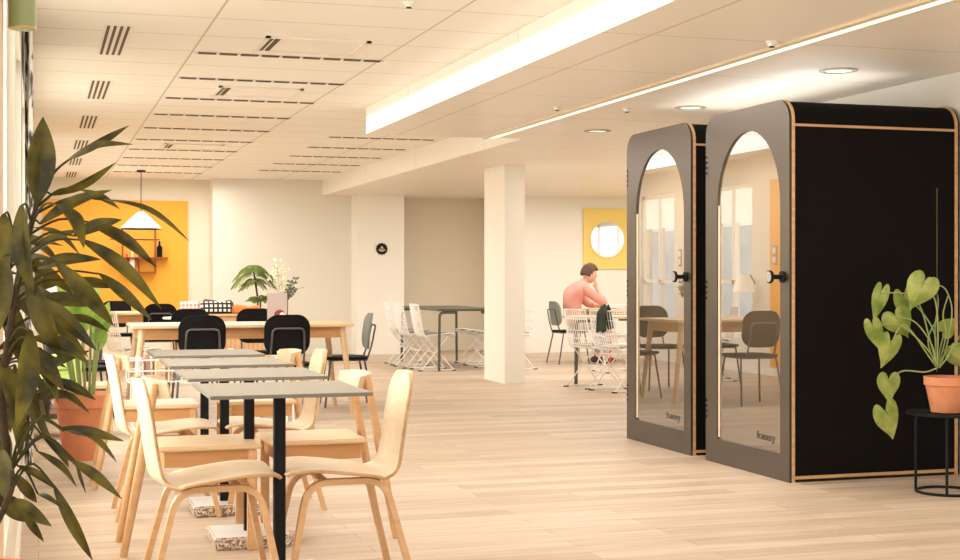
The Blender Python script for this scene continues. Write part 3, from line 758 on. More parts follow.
def bottle(x, y, z, m, label, h=.24):
    bm = bmesh.new(); lathe(bm, [(.0001, 0), (.04, 0), (.042, h * .6), (.015, h * .75), (.015, h), (.0001, h)], 16)
    return tag(obj('bottle', bm, m, None, True, (x, y, z)), label, 'bottle')
bottle(1.74, 21.6, 1.486, M['black_seat'], 'dark bottle standing at the open end of the wire shelf')
bottle(1.34, 21.6, 1.268, M['white'], 'white bottle on the lower wire shelf', .3)
bottle(1.26, 21.6, 1.268, M['red'], 'red bottle on the lower wire shelf', .26)
t = thing('pendant_lamp', (1.36, 20.0, CZ), 0, 'cream cone pendant lamp hanging before the orange panel', 'lamp')
bm = bmesh.new(); lathe(bm, [(.0001, 0), (.06, 0), (.06, -.025), (.0001, -.03)], 20); obj('ceiling_rose', bm, M['black_metal'], t)
bm = bmesh.new(); tube(bm, [(0, 0, -.02), (0, 0, -.60)], .006, 6); obj('cord', bm, M['black_metal'], t)
bm = bmesh.new(); lathe(bm, [(.03, -.58), (.06, -.60), (.13, -.66), (.27, -.795), (.275, -.81), (.262, -.805), (.12, -.675), (.03, -.60)], 36, cap=False); obj('lamp_shade', bm, M['shade'], t)
bm = bmesh.new(); tube(bm, [(.27 * math.cos(a), .27 * math.sin(a), -.815) for a in [2 * PI * k / 36 for k in range(36)]], .0079, 6, closed=True); obj('shade_rim', bm, M['black_metal'], t)

t = thing('round_sign', (5.01, 20.895, 1.615), 0, 'small round black sign with a pale symbol on the white pillar', 'sign')
bm = bmesh.new(); prism(bm, [((.088 + .004 * math.cos(12 * a)) * math.cos(a), (.088 + .004 * math.cos(12 * a)) * math.sin(a)) for a in [2 * PI * k / 72 for k in range(72)]], 'Y', -.012, 0); obj('disc', bm, M['black_metal'], t, False)
bm = bmesh.new(); box(bm, -.052, .052, -.0145, -.0125, -.028, -.014); box(bm, -.04, .04, -.0145, -.0125, -.004, .004); box(bm, -.022, .022, -.0145, -.0125, .014, .024); box(bm, -.01, .01, -.0145, -.0125, .024, .04); box(bm, -.03, .03, -.0145, -.0125, -.042, -.035)
obj('symbol', bm, M['cream'], t, False)

t = thing('wall_mirror', (8.58, 20.59, 1.78), 0, 'round mirror on a square yellow panel on the far right wall', 'mirror')
obj('panel', bx(-.38, .38, -.02, 0, -.47, .49), M['yellow'], t, False)
bm = bmesh.new(); lathe(bm, [(.30, 0), (.31, .015), (.285, .02), (.28, .012)], 48, cap=False); bm.transform(Matrix.Rotation(PI / 2, 4, 'X')); bm.transform(Matrix.Translation((.02, -.02, 0))); obj('rim', bm, M['yellow'], t)
bm = bmesh.new(); prism(bm, [(.02 + .286 * math.cos(2 * PI * k / 48), .286 * math.sin(2 * PI * k / 48)) for k in range(48)], 'Y', -.032, -.022); obj('mirror_glass', bm, M['mirror'], t, False)

# ------------------------------------------------------------------ white wire chairs
def make_wire_chair(label, group):
    t = thing('wire_chair', (0, 0, 0), 0, label, 'chair', group)
    prof = smoothpath([(.24, 0, .43), (.2, 0, .455), (.02, 0, .44), (-.14, 0, .43), (-.2, 0, .47), (-.235, 0, .62), (-.275, 0, .84)], 4)
    def S(i, q):
        s = i / (len(prof) - 1); w = .22 if s < .55 else .22 - .03 * (s - .55)
        p = prof[i]; return Vector((p.x + .03 * q * q * (s > .5), w * q, p.z + .02 * q * q * (s < .5)))
    bm = bmesh.new()
    for k in range(-6, 7): tube(bm, [S(i, k / 6) for i in range(len(prof))], .0052 if abs(k) < 6 else .009, 4)
    for i in range(0, len(prof), 2): tube(bm, [S(i, k / 4) for k in range(-4, 5)], .0052 if 0 < i < len(prof) - 1 else .008, 4)
    obj('wire_shell', bm, M['white_metal'], t)
    bm = bmesh.new(); prism(bm, rrect(.36, .37, .06, 5, .02, 0), 'Z', .452, .472); obj('seat_pad', bm, M['pad'], t)
    for s in (-1, 1):
        bm = bmesh.new()
        tube(bm, [(.16, s * .18, .44), (-.20, s * .21, .012)], .008, 6); tube(bm, [(-.14, s * .18, .43), (.22, s * .21, .012)], .008, 6)
        tube(bm, [(-.22, s * .21, .012), (.24, s * .21, .012)], .007, 6)
        obj('leg_frame', bm, M['white_metal'], t)
        for xa in (-.24, .20): obj('glide', bx(xa, xa + .05, s * .21 - .014, s * .21 + .014, 0, .012), M['black_metal'], t, False)
    bm = bmesh.new(); tube(bm, [(0, -.195, .23), (0, .195, .23)], .007, 6); obj('stretcher', bm, M['white_metal'], t)
    return t
GW = 'white wire chairs at the dark metal table'
wc = make_wire_chair('white wire chair pushed in on the window side of the dark metal table', GW); wc.location = (4.80, 17.25, 0)
L0 = 'white wire chair pushed in on the window side of the dark metal table'
dup(wc, (4.74, 17.85, 0), .05, L0, GW); dup(wc, (4.76, 18.5, 0), -.05, L0, GW)
L1 = 'white wire chair on the column side of the dark metal table'
GX = 'white wire chairs on the column side'
dup(wc, (5.72, 18.3, 0), PI, L1, GX); dup(wc, (5.70, 17.75, 0), PI, L1, GX); dup(wc, (5.86, 17.15, 0), PI + .1, 'white wire chair peeking out right behind the column')
dup(wc, (5.79, 13.50, 0), .2, 'white wire chair with a dark green jacket over its back, nearest the lounge table corner', None)
dup(wc, (5.71, 14.04, 0), .2, 'white wire chair standing between the cream lounge table and the jacket chair')
dup(wc, (6.9, 16.2, 0), PI / 2, 'white wire chair at the far side of the cream lounge table')
dup(wc, (.90, 14.6, 0), .3, 'white wire chair leaning by the window end of the wooden tables')

# dark metal table (C)
def metal_table(x0, x1, y0, y1, h, label, top_m, leg_m, r=.016, inset=0):
    cx, cy = (x0 + x1) / 2, (y0 + y1) / 2; a, b = (x1 - x0) / 2, (y1 - y0) / 2
    t = thing('metal_table', (cx, cy, 0), 0, label, 'table')
    bm = bmesh.new(); prism(bm, rrect(2 * a, 2 * b, .06, 5), 'Z', h - .03, h); obj('table_top', bm, top_m, t)
    for sx in (-1, 1):
        for sy in (-1, 1):
            ii = inset if sy > 0 else 0
            bm = bmesh.new(); tube(bm, fillet([(sx * (a - .25 - ii), sy * (b - .03), h - .045), (sx * (a - .02 - ii), sy * (b - .03), h - .045), (sx * (a - .01 - ii), sy * (b - .02), 0)], .06, 5), r, 10); obj('leg', bm, leg_m, t)
    return t
metal_table(4.80, 5.62, 16.95, 18.9, .785, 'dark olive metal table with rounded legs left of the column', M['grey_metal'], M['grey_metal'], .018)
metal_table(5.60, 7.5, 14.28, 14.75, .755, 'cream topped lounge table with dark legs beside the booths', M['cream'], M['grey_metal'], .02, .95)
wood_table('work_table', 7.28, 9.2, 17.35, 18.65, .742, 'wooden work table with red front legs where the person in pink sits', .06, .05, M['red'])

# jacket over chair back
bm = bmesh.new(); n = 12; A = []
for i in range(n + 1):
    s = i / n; row = []
    for k in range(9):
        q = k / 8 - .5
        ang = s * PI
        if s < .5: x = -.03 - .012 * math.sin(q * 20); z = -.30 * (1 - 2 * s) 
        else: x = .05 + .012 * math.sin(q * 17 + 1); z = -.26 * (2 * s - 1)
        z += .05 * math.sin(ang) + .015 * math.sin(q * 11)
        row.append(bm.verts.new((x * (1 if abs(s - .5) > .09 else .3), q * (.15 + .10 * abs(s - .5)) - .10, z)))
    A.append(row)
for p, q in zip(A, A[1:]):
    for k in range(8): bm.faces.new((p[k], p[k + 1], q[k + 1], q[k]))
o = obj('jacket', bm, M['jacket'], None, True, (5.79 - .262 * math.cos(.2), 13.50 - .262 * math.sin(.2), .85)); o.rotation_euler = (0, 0, .25)
o.modifiers.new('t', 'SOLIDIFY').thickness = .02; o.scale = (.9, .85, .75); tag(o, 'dark green jacket draped over a white wire chair back', 'jacket')

# laptop on work table
t = thing('laptop', (7.66, 17.80, .743), 0, 'silver laptop open in front of the person in pink', 'laptop')
obj('keyboard_base', bx(-.11, .11, -.16, .16, 0, .016, .004), M['laptop'], t)
bm = bx(-.006, .006, -.16, .16, 0, .24, .003); bm.transform(Matrix.Rotation(math.radians(28), 4, 'Y')); bm.transform(Matrix.Translation((.11, 0, .014))); obj('screen', bm, M['laptop'], t)
t = thing('pouch', (7.9, 17.5, .743), .4, 'small dark green pouch lying on the work table beside the laptop', 'bag')
bm = bmesh.new(); bmesh.ops.create_uvsphere(bm, u_segments=20, v_segments=12, radius=1); [setattr(v, 'co', Vector((v.co.x * .12, v.co.y * .08, .05 + max(-.05, v.co.z * .05)))) for v in bm.verts]; obj('pouch_body', bm, M['jacket'], t)
bm = bmesh.new(); tube(bm, smoothpath([(-.08, 0, .08), (0, 0, .13), (.08, 0, .08)], 5), .006, 6); obj('strap', bm, M['black_metal'], t)

# ------------------------------------------------------------------ person
def skin_mesh(name, verts, edges, radii, m, parent, sub=2, root=0):
    me = bpy.data.meshes.new(name); me.from_pydata([Vector(v) for v in verts], edges, []); o = bpy.data.objects.new(name, me); COL.objects.link(o); o.parent = parent
    me.materials.append(m)
    sk = o.modifiers.new('skin', 'SKIN'); sk.use_smooth_shade = True
    if not me.skin_vertices: me.skin_vertices.new()
    for i, r in enumerate(radii):
        sv = me.skin_vertices[0].data[i]; sv.radius = r if isinstance(r, tuple) else (r, r); sv.use_root = (i == root)
    sb = o.modifiers.new('sub', 'SUBSURF'); sb.levels = sub; sb.render_levels = sub
    return o
pr = thing('person', (7.04, 17.97, 0), 0.05, 'person in a salmon pink sweater leaning on the table before a laptop, hand at chin', 'person')
V = []; E = []; R = []
def av(p, r, link=None):
    V.append(p); R.append(r); i = len(V) - 1
    if link is not None: E.append((link, i))
    return i
pel = av((0, 0, .56), (.14, .12)); sp1 = av((-.04, 0, .74), (.12, .11), pel); sp2 = av((-.03, 0, .92), (.14, .12), sp1); ch = av((.03, 0, 1.03), (.13, .10), sp2)
nk = av((.13, 0, 1.12), .055, ch); nk2 = av((.17, 0, 1.16), .05, nk)
for s in (-1, 1):
    sh = av((.06, s * .17, 1.03), .06, ch)
    if s < 0:
        el = av((.36, -.20, .80), .042, sh); wr = av((.30, -.09, 1.00), .027, el); pm = av((.285, -.065, 1.06), (.034, .018), wr)
        fb = [((.285, -.03, 1.10), (.275, .0, 1.115)), ((.29, -.045, 1.12), (.28, -.02, 1.145)), ((.285, -.062, 1.13), (.275, -.045, 1.16)), ((.275, -.078, 1.12), (.262, -.07, 1.15))]
        tb_ = ((.262, -.06, 1.05), (.245, -.05, 1.085))
    else:
        el = av((.30, .24, .80), .042, sh); wr = av((.41, .12, .785), .027, el); pm = av((.44, .08, .782), (.034, .018), wr)
        fb = [((.455, .03, .785), (.46, .0, .77)), ((.47, .035, .787), (.482, .005, .77)), ((.487, .045, .785), (.503, .018, .77)), ((.50, .06, .782), (.52, .04, .77))]
        tb_ = ((.42, .055, .79), (.415, .02, .785))
    for a, b in fb: m1 = av(a, .0095, pm); av(b, .0075, m1)
    m1 = av(tb_[0], .0105, pm); av(tb_[1], .0085, m1)
    hp = av((.06, s * .10, .54), .085, pel); kn = av((.43, s * .11, .53), .062, hp); cf = av((.40, s * .11, .32), .055, kn); an = av((.36, s * .11, .09), .036, cf); av((.47, s * .12, .045), (.038, .025), an)
skin_mesh('body', V, E, R, M['skin'], pr)
# head with face
bm = bmesh.new(); bmesh.ops.create_uvsphere(bm, u_segments=32, v_segments=24, radius=1)
for v in bm.verts:
    x, y, z = v.co
    w = .076 * (1 - .22 * max(0, -z)); X = .098 * x; Z = .122 * z
    if z < 0: X = X * (1 - .12 * -z) + .012 * -z * (x > 0)
    if x > 0:
        X += .022 * math.exp(-((y / .16) ** 2) - ((z + .12) / .2) ** 2)          # nose
        X += .007 * math.exp(-((y / .3) ** 2) - ((z + .52) / .1) ** 2)             # lips
        X += .010 * math.exp(-((y / .35) ** 2) - ((z + .85) / .15) ** 2)           # chin
        X -= .010 * (math.exp(-(((y - .38) / .18) ** 2) - ((z - .02) / .12) ** 2) + math.exp(-(((y + .38) / .18) ** 2) - ((z - .02) / .12) ** 2))
    v.co = Vector((X, y * w, Z))
for s in (-1, 1):
    ear = bmesh.ops.create_uvsphere(bm, u_segments=10, v_segments=8, radius=1)['verts']
    for v in ear: v.co = Vector((v.co.x * .018 - .008, s * .076 + v.co.y * .008, v.co.z * .03 - .012))
HM = Matrix.Translation((.215, 0, 1.225)) @ Matrix.Rotation(math.radians(14), 4, 'Y')
bm.transform(HM); obj('head', bm, M['skin'], pr)
bm = bmesh.new()
for s in (-1, 1): bmesh.ops.create_uvsphere(bm, u_segments=10, v_segments=8, radius=.011, matrix=HM @ Matrix.Translation((.083, s * .029, .004)))
obj('eye', bm, M['black_seat'], pr)
bm = bmesh.new(); bmesh.ops.create_uvsphere(bm, u_segments=32, v_segments=24, radius=1)
dl = [v for v in bm.verts if (v.co.z < -.35 + .5 * (v.co.x > .05) or (v.co.x > .25 and v.co.z < .50) or (v.co.x > -.1 and v.co.z < -.02))]
bmesh.ops.delete(bm, geom=dl, context='VERTS')
for v in bm.verts:
    nn = 1 + .06 * noise.noise(v.co * 4); v.co = Vector((v.co.x * .111 * nn - .004, v.co.y * .088 * nn, v.co.z * .137 * nn + .002))
bm.transform(HM); o = obj('hair', bm, M['hair'], pr); o.modifiers.new('t', 'SOLIDIFY').thickness = -.02
# sweater
V = []; E = []; R = []
a0 = av((0, 0, .50), (.165, .145)); a1 = av((-.05, 0, .70), (.145, .13), a0); a2 = av((-.05, 0, .90), (.165, .145), a1); a3 = av((.02, 0, 1.03), (.155, .12), a2); a4 = av((.11, 0, 1.10), .068, a3)
for s in (-1, 1):
    sh = av((.055, s * .175, 1.03), .082, a3)
    if s < 0: el = av((.36, -.205, .81), .06, sh); av((.322, -.13, .93), .042, el)
    else: el = av((.30, .245, .81), .058, sh); av((.38, .16, .79), .042, el)
skin_mesh('sweater', V, E, R, M['shirt'], pr)
V = []; E = []; R = []
a0 = av((0, 0, .55), (.155, .125))
for s in (-1, 1):
    hp = av((.08, s * .10, .545), .095, a0); kn = av((.44, s * .11, .535), .074, hp); cf = av((.41, s * .11, .32), .066, kn); av((.37, s * .11, .12), .052, cf)
skin_mesh('trousers', V, E, R, M['trousers'], pr)
for s in (-1, 1):
    bm = bmesh.new(); bmesh.ops.create_uvsphere(bm, u_segments=20, v_segments=12, radius=1)
    for v in bm.verts: v.co = Vector((.42 + v.co.x * .14, s * .115 + v.co.y * (.045 + .008 * v.co.x), max(0.0, .042 + v.co.z * (.05 - .015 * v.co.x) )))
    obj('shoe', bm, M['shoe'], pr)

# ------------------------------------------------------------------ booths
def arch(w, z0, z1, spring_r, n=20, cy=0):
    pts = [(cy + w / 2, z0)]
    for k in range(n + 1):
        a = PI * k / n; pts.append((cy + w / 2 * math.cos(a), z1 - spring_r + spring_r * math.sin(a)))
    pts.append((cy - w / 2, z0)); return pts
def make_booth(label):
    D, Wd, H, Rr = 1.155, 1.065, 2.235, .13
    t = thing('phone_booth', (0, 0, 0), 0, label, 'booth', 'phone booths')
    def shell_outline(off, z0): return [(-Wd / 2 + off, z0), (Wd / 2 - off, z0)] + [(Wd / 2 - off - (Rr - off) + (Rr - off) * math.cos(a), H - off - (Rr - off) + (Rr - off) * math.sin(a)) for a in [PI / 2 * k / 10 for k in range(11)]] + [(-Wd / 2 + off + (Rr - off) + (Rr - off) * math.cos(a), H - off - (Rr - off) + (Rr - off) * math.sin(a)) for a in [PI / 2 + PI / 2 * k / 10 for k in range(11)]]
    def ring(x0, x1, o1, o2, z1, z2, m, name, mi=0):
        bm = bmesh.new(); A = shell_outline(o1, z1); B = shell_outline(o2, z2); n = len(A)
        va0 = [bm.verts.new((x0, *p)) for p in A]; va1 = [bm.verts.new((x1, *p)) for p in A]; vb0 = [bm.verts.new((x0, *p)) for p in B]; vb1 = [bm.verts.new((x1, *p)) for p in B]
        for i in range(n):
            j = (i + 1) % n
            bm.faces.new((va0[i], va0[j], va1[j], va1[i])); bm.faces.new((vb0[i], vb1[i], vb1[j], vb0[j]))
            bm.faces.new((va0[i], vb0[i], vb0[j], va0[j])); bm.faces.new((va1[i], va1[j], vb1[j], vb1[i]))
        return obj(name, bm, m, t)
    ring(.032, D - .03, .006, .06, .03, .09, M['felt'], 'outer_shell')
    ring(.0, .012, -.0, .05, .0, .05, M['booth_front'], 'front_edge')
    ring(.012, .032, -.003, .03, -.0, .03, M['ply'], 'plywood_edge')
    ring(D - .03, D - .012, -.003, .06, .0, .06, M['ply'], 'plywood_edge')
    ring(D - .012, D, 0, .06, 0, .06, M['felt'], 'rear_edge')
    # plywood trims along both sides (top seam and plinth) 
    for s in (-1, 1):
        for (za, zb) in ((2.072, 2.086), (.018, .036)): obj('side_trim', bx(.033, D - .03, s * (Wd / 2 - .004) - .006, s * (Wd / 2 - .004) + .006, za, zb), M['ply'], t, False)
        obj('plinth', bx(.05, D - .02, s * (Wd / 2 - .02) - .01, s * (Wd / 2 - .02) + .01, 0, .018), M['black_metal'], t, False)
    # rear panel and lining
    bm = bmesh.new(); prism(bm, shell_outline(.01, .05), 'X', D - .03, D - .014); obj('rear_panel', bm, M['felt'], t)
    bm = bmesh.new(); box(bm, .06, D - .04, Wd / 2 - .075, Wd / 2 - .062, .09, H - .10); box(bm, D - .055, D - .04, -Wd / 2 + .062, Wd / 2 - .075, .09, H - .10); box(bm, .06, D - .04, -Wd / 2 + .062, Wd / 2 - .075, H - .10, H - .085)
    box(bm, .06, D - .04, -Wd / 2 + .062, -Wd / 2 + .075, .09, H - .10)
    obj('lining', bm, M['interior'], t, False)
    obj('interior_floor', bx(.06, D - .04, -Wd / 2 + .06, Wd / 2 - .06, .06, .09), M['pad'], t, False)
    bm = bx(.50, D - .06, -.44, .44, .98, 1.005, .004); obj('desk', bm, M['ash'], t)
    bm = bmesh.new(); lathe(bm, [(.05, H - .104), (.0001, H - .104)], 20); bm.transform(Matrix.Translation((.5, 0, 0))); obj('interior_light', bm, M['light'], t)
    # front panel with arched opening
    out = shell_outline(.0, 0.0); ar = arch(.80, .155, 2.09, .46, cy=-.028)
    bm = bmesh.new()
    def ringpts(pts, x): return [bm.verts.new((x, p[0], p[1])) for p in pts]
    # triangulated face with hole
    for x in (-.004, .011):
        o1 = ringpts(out, x); o2 = ringpts(ar, x)
        e = []
        for L in (o1, o2):
            for i in range(len(L)): e.append(bm.edges.new((L[i], L[(i + 1) % len(L)])))
        bmesh.ops.triangle_fill(bm, use_beauty=True, use_dissolve=False, edges=e)
        if x < 0: O1, I1 = o1, o2
        else:
            for (a_, b_) in ((O1, o1), (I1, o2)):
                for i in range(len(a_)): j = (i + 1) % len(a_); bm.faces.new((a_[i], a_[j], b_[j], b_[i]))
    door = obj('door', bm, M['booth_front'], t)
    bm = bmesh.new(); prism(bm, arch(.81, .15, 2.095, .46, cy=-.028), 'X', .008, .014); obj('glass', bm, M['booth_glass'], door, False)
    bm = bmesh.new(); tube(bm, [(.004, .357, .17), (.004, .357, 1.65)], .008, 4); obj('edge_strip', bm, M['cream'], door)
    bm = bmesh.new(); prof = [(.0001, 0), (.034, 0), (.034, .012), (.014, .016), (.014, .075), (.038, .08), (.038, .094), (.0001, .096)]
    lathe(bm, prof, 24); bm.transform(Matrix.Rotation(-PI / 2, 4, 'Y')); bm.transform(Matrix.Translation((-.004, -.462, 1.195))); obj('door_knob', bm, M['black_metal'], door)
    bm = bmesh.new(); lathe(bm, [(.032, .0), (.0001, .001)], 24); bm.transform(Matrix.Rotation(-PI / 2, 4, 'Y')); bm.transform(Matrix.Translation((-.101, -.462, 1.195))); obj('knob_cap', bm, M['chrome'], door)
    for z in (1.86, 1.05, .28):
        bm = bmesh.new()
        for q in range(3): lathe(bm, [(.0001, .0), (.008, 0), (.007, .004), (.0001, .005)], 8, (0, 0, 0)); 
        bm.free(); bm = bmesh.new()
        for q in range(4): box(bm, -.009, -.003, .512, .524, z + q * .035, z + q * .035 + .014)
        obj('hinge', bm, M['black_metal'], door, False)
    # small grey wordmark low on the glass
    cu = bpy.data.curves.new('wordmark', 'FONT'); cu.body = 'framery'; cu.size = .068; cu.extrude = .0008; cu.align_x = 'LEFT'
    tmp = bpy.data.objects.new('wordmark', cu); me = bpy.data.meshes.new_from_object(tmp); bpy.data.objects.remove(tmp)
    me.transform(Matrix(((0, 0, -1, .005), (-1, 0, 0, -.13), (0, 1, 0, .215), (0, 0, 0, 1)))); me.materials.clear(); me.materials.append(M['grey_tube'])
    wm = bpy.data.objects.new('wordmark', me); COL.objects.link(wm); wm.parent = door
    return t
b1 = make_booth('nearest black phone booth with taupe arched glass door, fully showing its side'); b1.location = (4.155, 7.735, 0); 
dup(b1, (4.155, 9.02, 0), 0, 'second black phone booth with arched glass door, farther back and partly hidden')

# ------------------------------------------------------------------ side table and climbing pothos, right edge
C0 = Vector((4.80, 6.62, 0))
t = thing('side_table', C0, 0, 'small round black metal side table in front of the booth', 'table')
bm = bmesh.new(); lathe(bm, [(.0001, .432), (.215, .432), (.22, .436), (.22, .448), (.215, .45), (.213, .445), (.0001, .444)], 40); obj('table_top', bm, M['black_metal'], t)
bm = bmesh.new(); tube(bm, [(.165 * math.cos(a), .165 * math.sin(a), .008) for a in [2 * PI * k / 40 for k in range(40)]], .008, 8, closed=True); obj('base_ring', bm, M['black_metal'], t)
for k in range(4):
    a = PI * .30 + k * PI / 2; bm = bmesh.new(); tube(bm, [(.165 * math.cos(a), .165 * math.sin(a), .008), (.165 * math.cos(a), .165 * math.sin(a), .433)], .008, 8); obj('leg', bm, M['black_metal'], t)
TP = 7.72
pc0 = Vector((C0.x - .02, C0.y - .02, .4501))
t = thing('potted_pothos', pc0, 0, 'trailing heart leaved plant with a thin stake in a terracotta pot', 'plant')
obj('pot', pot_bm(.118, .195, .05), M['terracotta'], t); obj('soil', soil_bm(.105, .167), M['soil'], t)
def loc(px, py, dt=0.0): return at(px, py, TP + dt) - pc0
bm = bmesh.new(); tube(bm, [loc(937, 372), loc(937, 188)], .0035, 6); obj('stake', bm, M['petiole'], t)
st, lf = bmesh.new(), bmesh.new()
crown = loc(937, 368)
hearts = [  # attach px, tip px, width px, dt, mids
    ((924, 283), (910, 309), 25, -.05, [(938, 330), (935, 300)], 0), ((905, 296), (909, 320), 22, .05, [(935, 335), (922, 312)], 1),
    ((881, 293), (873, 322), 13, .05, [(930, 340), (915, 298)], 2), ((896, 317), (908, 338), 24, .0, [(932, 345), (915, 322)], 3),
    ((892, 342), (885, 367), 23, -.08, [(930, 358), (905, 325)], 4), ((873, 327), (881, 353), 14, -.1, [(928, 350), (900, 325)], 5),
    ((889, 380), (889, 402), 19, .0, [(925, 372), (903, 371)], 6), ((887, 411), (896, 437), 27, -.05, [(893, 395), (888, 404)], 7),
    ((956, 352), (966, 372), 20, .05, [(944, 355), (950, 350)], 8), ((946, 330), (958, 318), 16, .1, [(940, 350), (943, 338)], 9),
    ((963, 345), (978, 360), 24, .0, [(944, 362), (955, 345)], 10)]
for (a, b, w, dt, mids, k) in hearts:
    p0 = loc(*a, dt); p1 = loc(*b, dt + .02)
    start = crown if k != 7 else loc(889, 395)
    path = smoothpath([start] + [loc(*m_, dt * .5) for m_ in mids] + [p0], 6)
    tube(st, path, .0042, 6)
    heart_leaf(lf, p0, p1 + (p1 - p0) * .12, w * 1.25 * TP / FPX, (-.45 + .5 * math.sin(k * 2.1), -1, .35 * math.cos(k)))
for (pts) in ([(937, 368), (935, 330), (938, 300), (931, 278), (924, 283)], [(940, 368), (948, 340), (952, 310), (946, 290), (938, 285)], [(938, 366), (950, 355), (960, 335)], [(938, 366), (946, 335), (943, 315), (948, 296)], [(936, 366), (928, 340), (938, 318)]):
    tube(st, smoothpath([loc(*p, .03) for p in pts], 6), .004, 6)
obj('vines', st, M['stem_green'], t); obj('leaves', lf, M['leaf_pothos'], t)

# ------------------------------------------------------------------ foreground plant, left edge
FP = Vector((-.165, 3.12, 0))
t = thing('foreground_plant', FP, 0, 'large dark green leafy plant in a reddish pot at the near window edge', 'plant')
bm = bmesh.new(); lathe(bm, [(.0001, 0), (.11, 0), (.15, .53), (.165, .535), (.168, .58), (.15, .58), (.148, .55), (.0001, .55)], 40); obj('pot', bm, M['terracotta'], t)
obj('soil', soil_bm(.148, .553), M['soil'], t)
TF = 3.08
def fl(px, py, dt=0.0): return at(px, py, TF + dt) - FP
bm = bmesh.new(); stem_pts = smoothpath([(0, 0, .54), fl(4, 480), fl(2, 400), fl(10, 330), fl(22, 260), fl(36, 208)], 5)
tube(bm, stem_pts, [.011, .006], 10)
stem2 = smoothpath([(-.02, .03, .54), fl(-10, 470, .1), fl(-8, 380, .1), fl(2, 290, .1), fl(12, 230, .1)], 5); tube(bm, stem2, [.009, .005], 10)
stem3 = smoothpath([(.01, -.03, .54), fl(8, 500, -.1), fl(12, 470, -.1)], 5); tube(bm, stem3, [.008, .005], 8)
obj('stem', bm, M['stem_brown'], t)
leaves = [((37, 203), (43, 112), 27, 0), ((70, 159), (129, 122), 9, .05), ((68, 160), (133, 141), 14, 0), ((52, 195), (116, 158), 13, .05), ((40, 224), (112, 186), 14, .0),
 ((82, 190), (120, 207), 9, .1), ((104, 200), (190, 237), 14, .02), ((56, 204), (84, 246), 22, -.08), ((74, 236), (122, 217), 15, -.03), ((88, 222), (157, 264), 16, .06),
 ((82, 240), (162, 304), 17, -.02), ((36, 268), (102, 256), 16, .05), ((56, 262), (114, 322), 19, -.05), ((100, 274), (152, 317), 13, .03), ((38, 300), (104, 302), 17, .08),
 ((22, 205), (34, 292), 22, -.1), ((28, 276), (62, 356), 24, -.08), ((4, 214), (6, 276), 22, .06), ((44, 300), (97, 347), 18, .02), ((32, 338), (90, 362), 20, -.05), ((22, 345), (64, 388), 20, .0),
 ((30, 330), (16, 425), 26, -.06), ((38, 370), (58, 402), 13, .04), ((22, 392), (27, 444), 13, .02), ((62, 428), (124, 438), 12, 0), ((64, 431), (117, 459), 14, -.06), ((42, 435), (69, 466), 12, .05),
 ((38, 452), (77, 485), 11, 0), ((72, 461), (122, 496), 12, -.03), ((18, 466), (60, 489), 10, 0), ((54, 486), (93, 557), 13, -.04), ((14, 474), (37, 501), 13, .04), ((2, 450), (10, 502), 24, -.05),
 ((12, 500), (52, 524), 17, 0), ((-4, 494), (28, 520), 18, .04), ((22, 508), (44, 540), 10, .02), ((38, 494), (64, 507), 6, 0), ((4, 256), (-2, 330), 26, 0), ((14, 300), (42, 330), 22, .07),
 ((6, 330), (30, 372), 24, .05), ((0, 360), (14, 420), 24, .0), ((10, 380), (40, 410), 18, .08), ((-6, 300), (10, 360), 26, .08), ((20, 240), (60, 262), 16, .1), ((30, 228), (80, 252), 14, .12),
 ((70, 280), (118, 285), 12, .1), ((60, 318), (110, 330), 14, .1), ((10, 286), (50, 312), 18, .1), ((-4, 420), (8, 470), 20, .05), ((44, 342), (70, 352), 12, .1), ((76, 462), (86, 492), 4, .05)]
rp = random.Random(5)
for q in range(34):
    ax_, ay_ = rp.uniform(-4, 48), rp.uniform(235, 400); ang = rp.uniform(-.5, 2.2); ll_ = rp.uniform(40, 68)
    leaves.append(((ax_, ay_), (min(ax_ + ll_ * math.cos(ang), 96), ay_ + ll_ * math.sin(ang)), rp.uniform(10, 17), rp.uniform(.05, .28)))
lf, pe = bmesh.new(), bmesh.new()
allst = [Vector(p) for p in stem_pts + stem2 + stem3]
for i, (a, b, w, dt) in enumerate(leaves):
    p0 = fl(*a, dt); p1 = fl(*b, dt + .06 * math.sin(i * 1.7))
    if a[1] > 420: s = fl(8 if a[0] > 10 else 4, 475, 0) if a[1] < 480 else fl(5, 505, 0)
    else:
        c = [q for q in allst if q.z < p0.z - .02] or allst
        s = min(c, key=lambda q: (q - p0).length + .3 * abs(q.z - (p0.z - .08)))
    mid = (s + p0) / 2 + Vector((0, 0, .02 + (.05 if a[1] > 420 and a[0] > 35 else 0)))
    tube(pe, smoothpath([s, mid, p0], 5), [.0035, .0022], 5)
    rnd = math.sin(i * 12.9) * .9
    leaf(lf, p0, p1, w * TF / FPX * (1.05 if i == 0 else .92), curl=.10 + .12 * abs(math.sin(i * 5.1)), normal=(.2 + rnd * .9, -1, .55 + .5 * math.cos(i * 3)), droop=.05, n=10, fold=.10 + .14 * abs(math.cos(i * 2.3)))
obj('petioles', pe, M['petiole'], t); obj('foliage', lf, M['leaf_dark'], t)

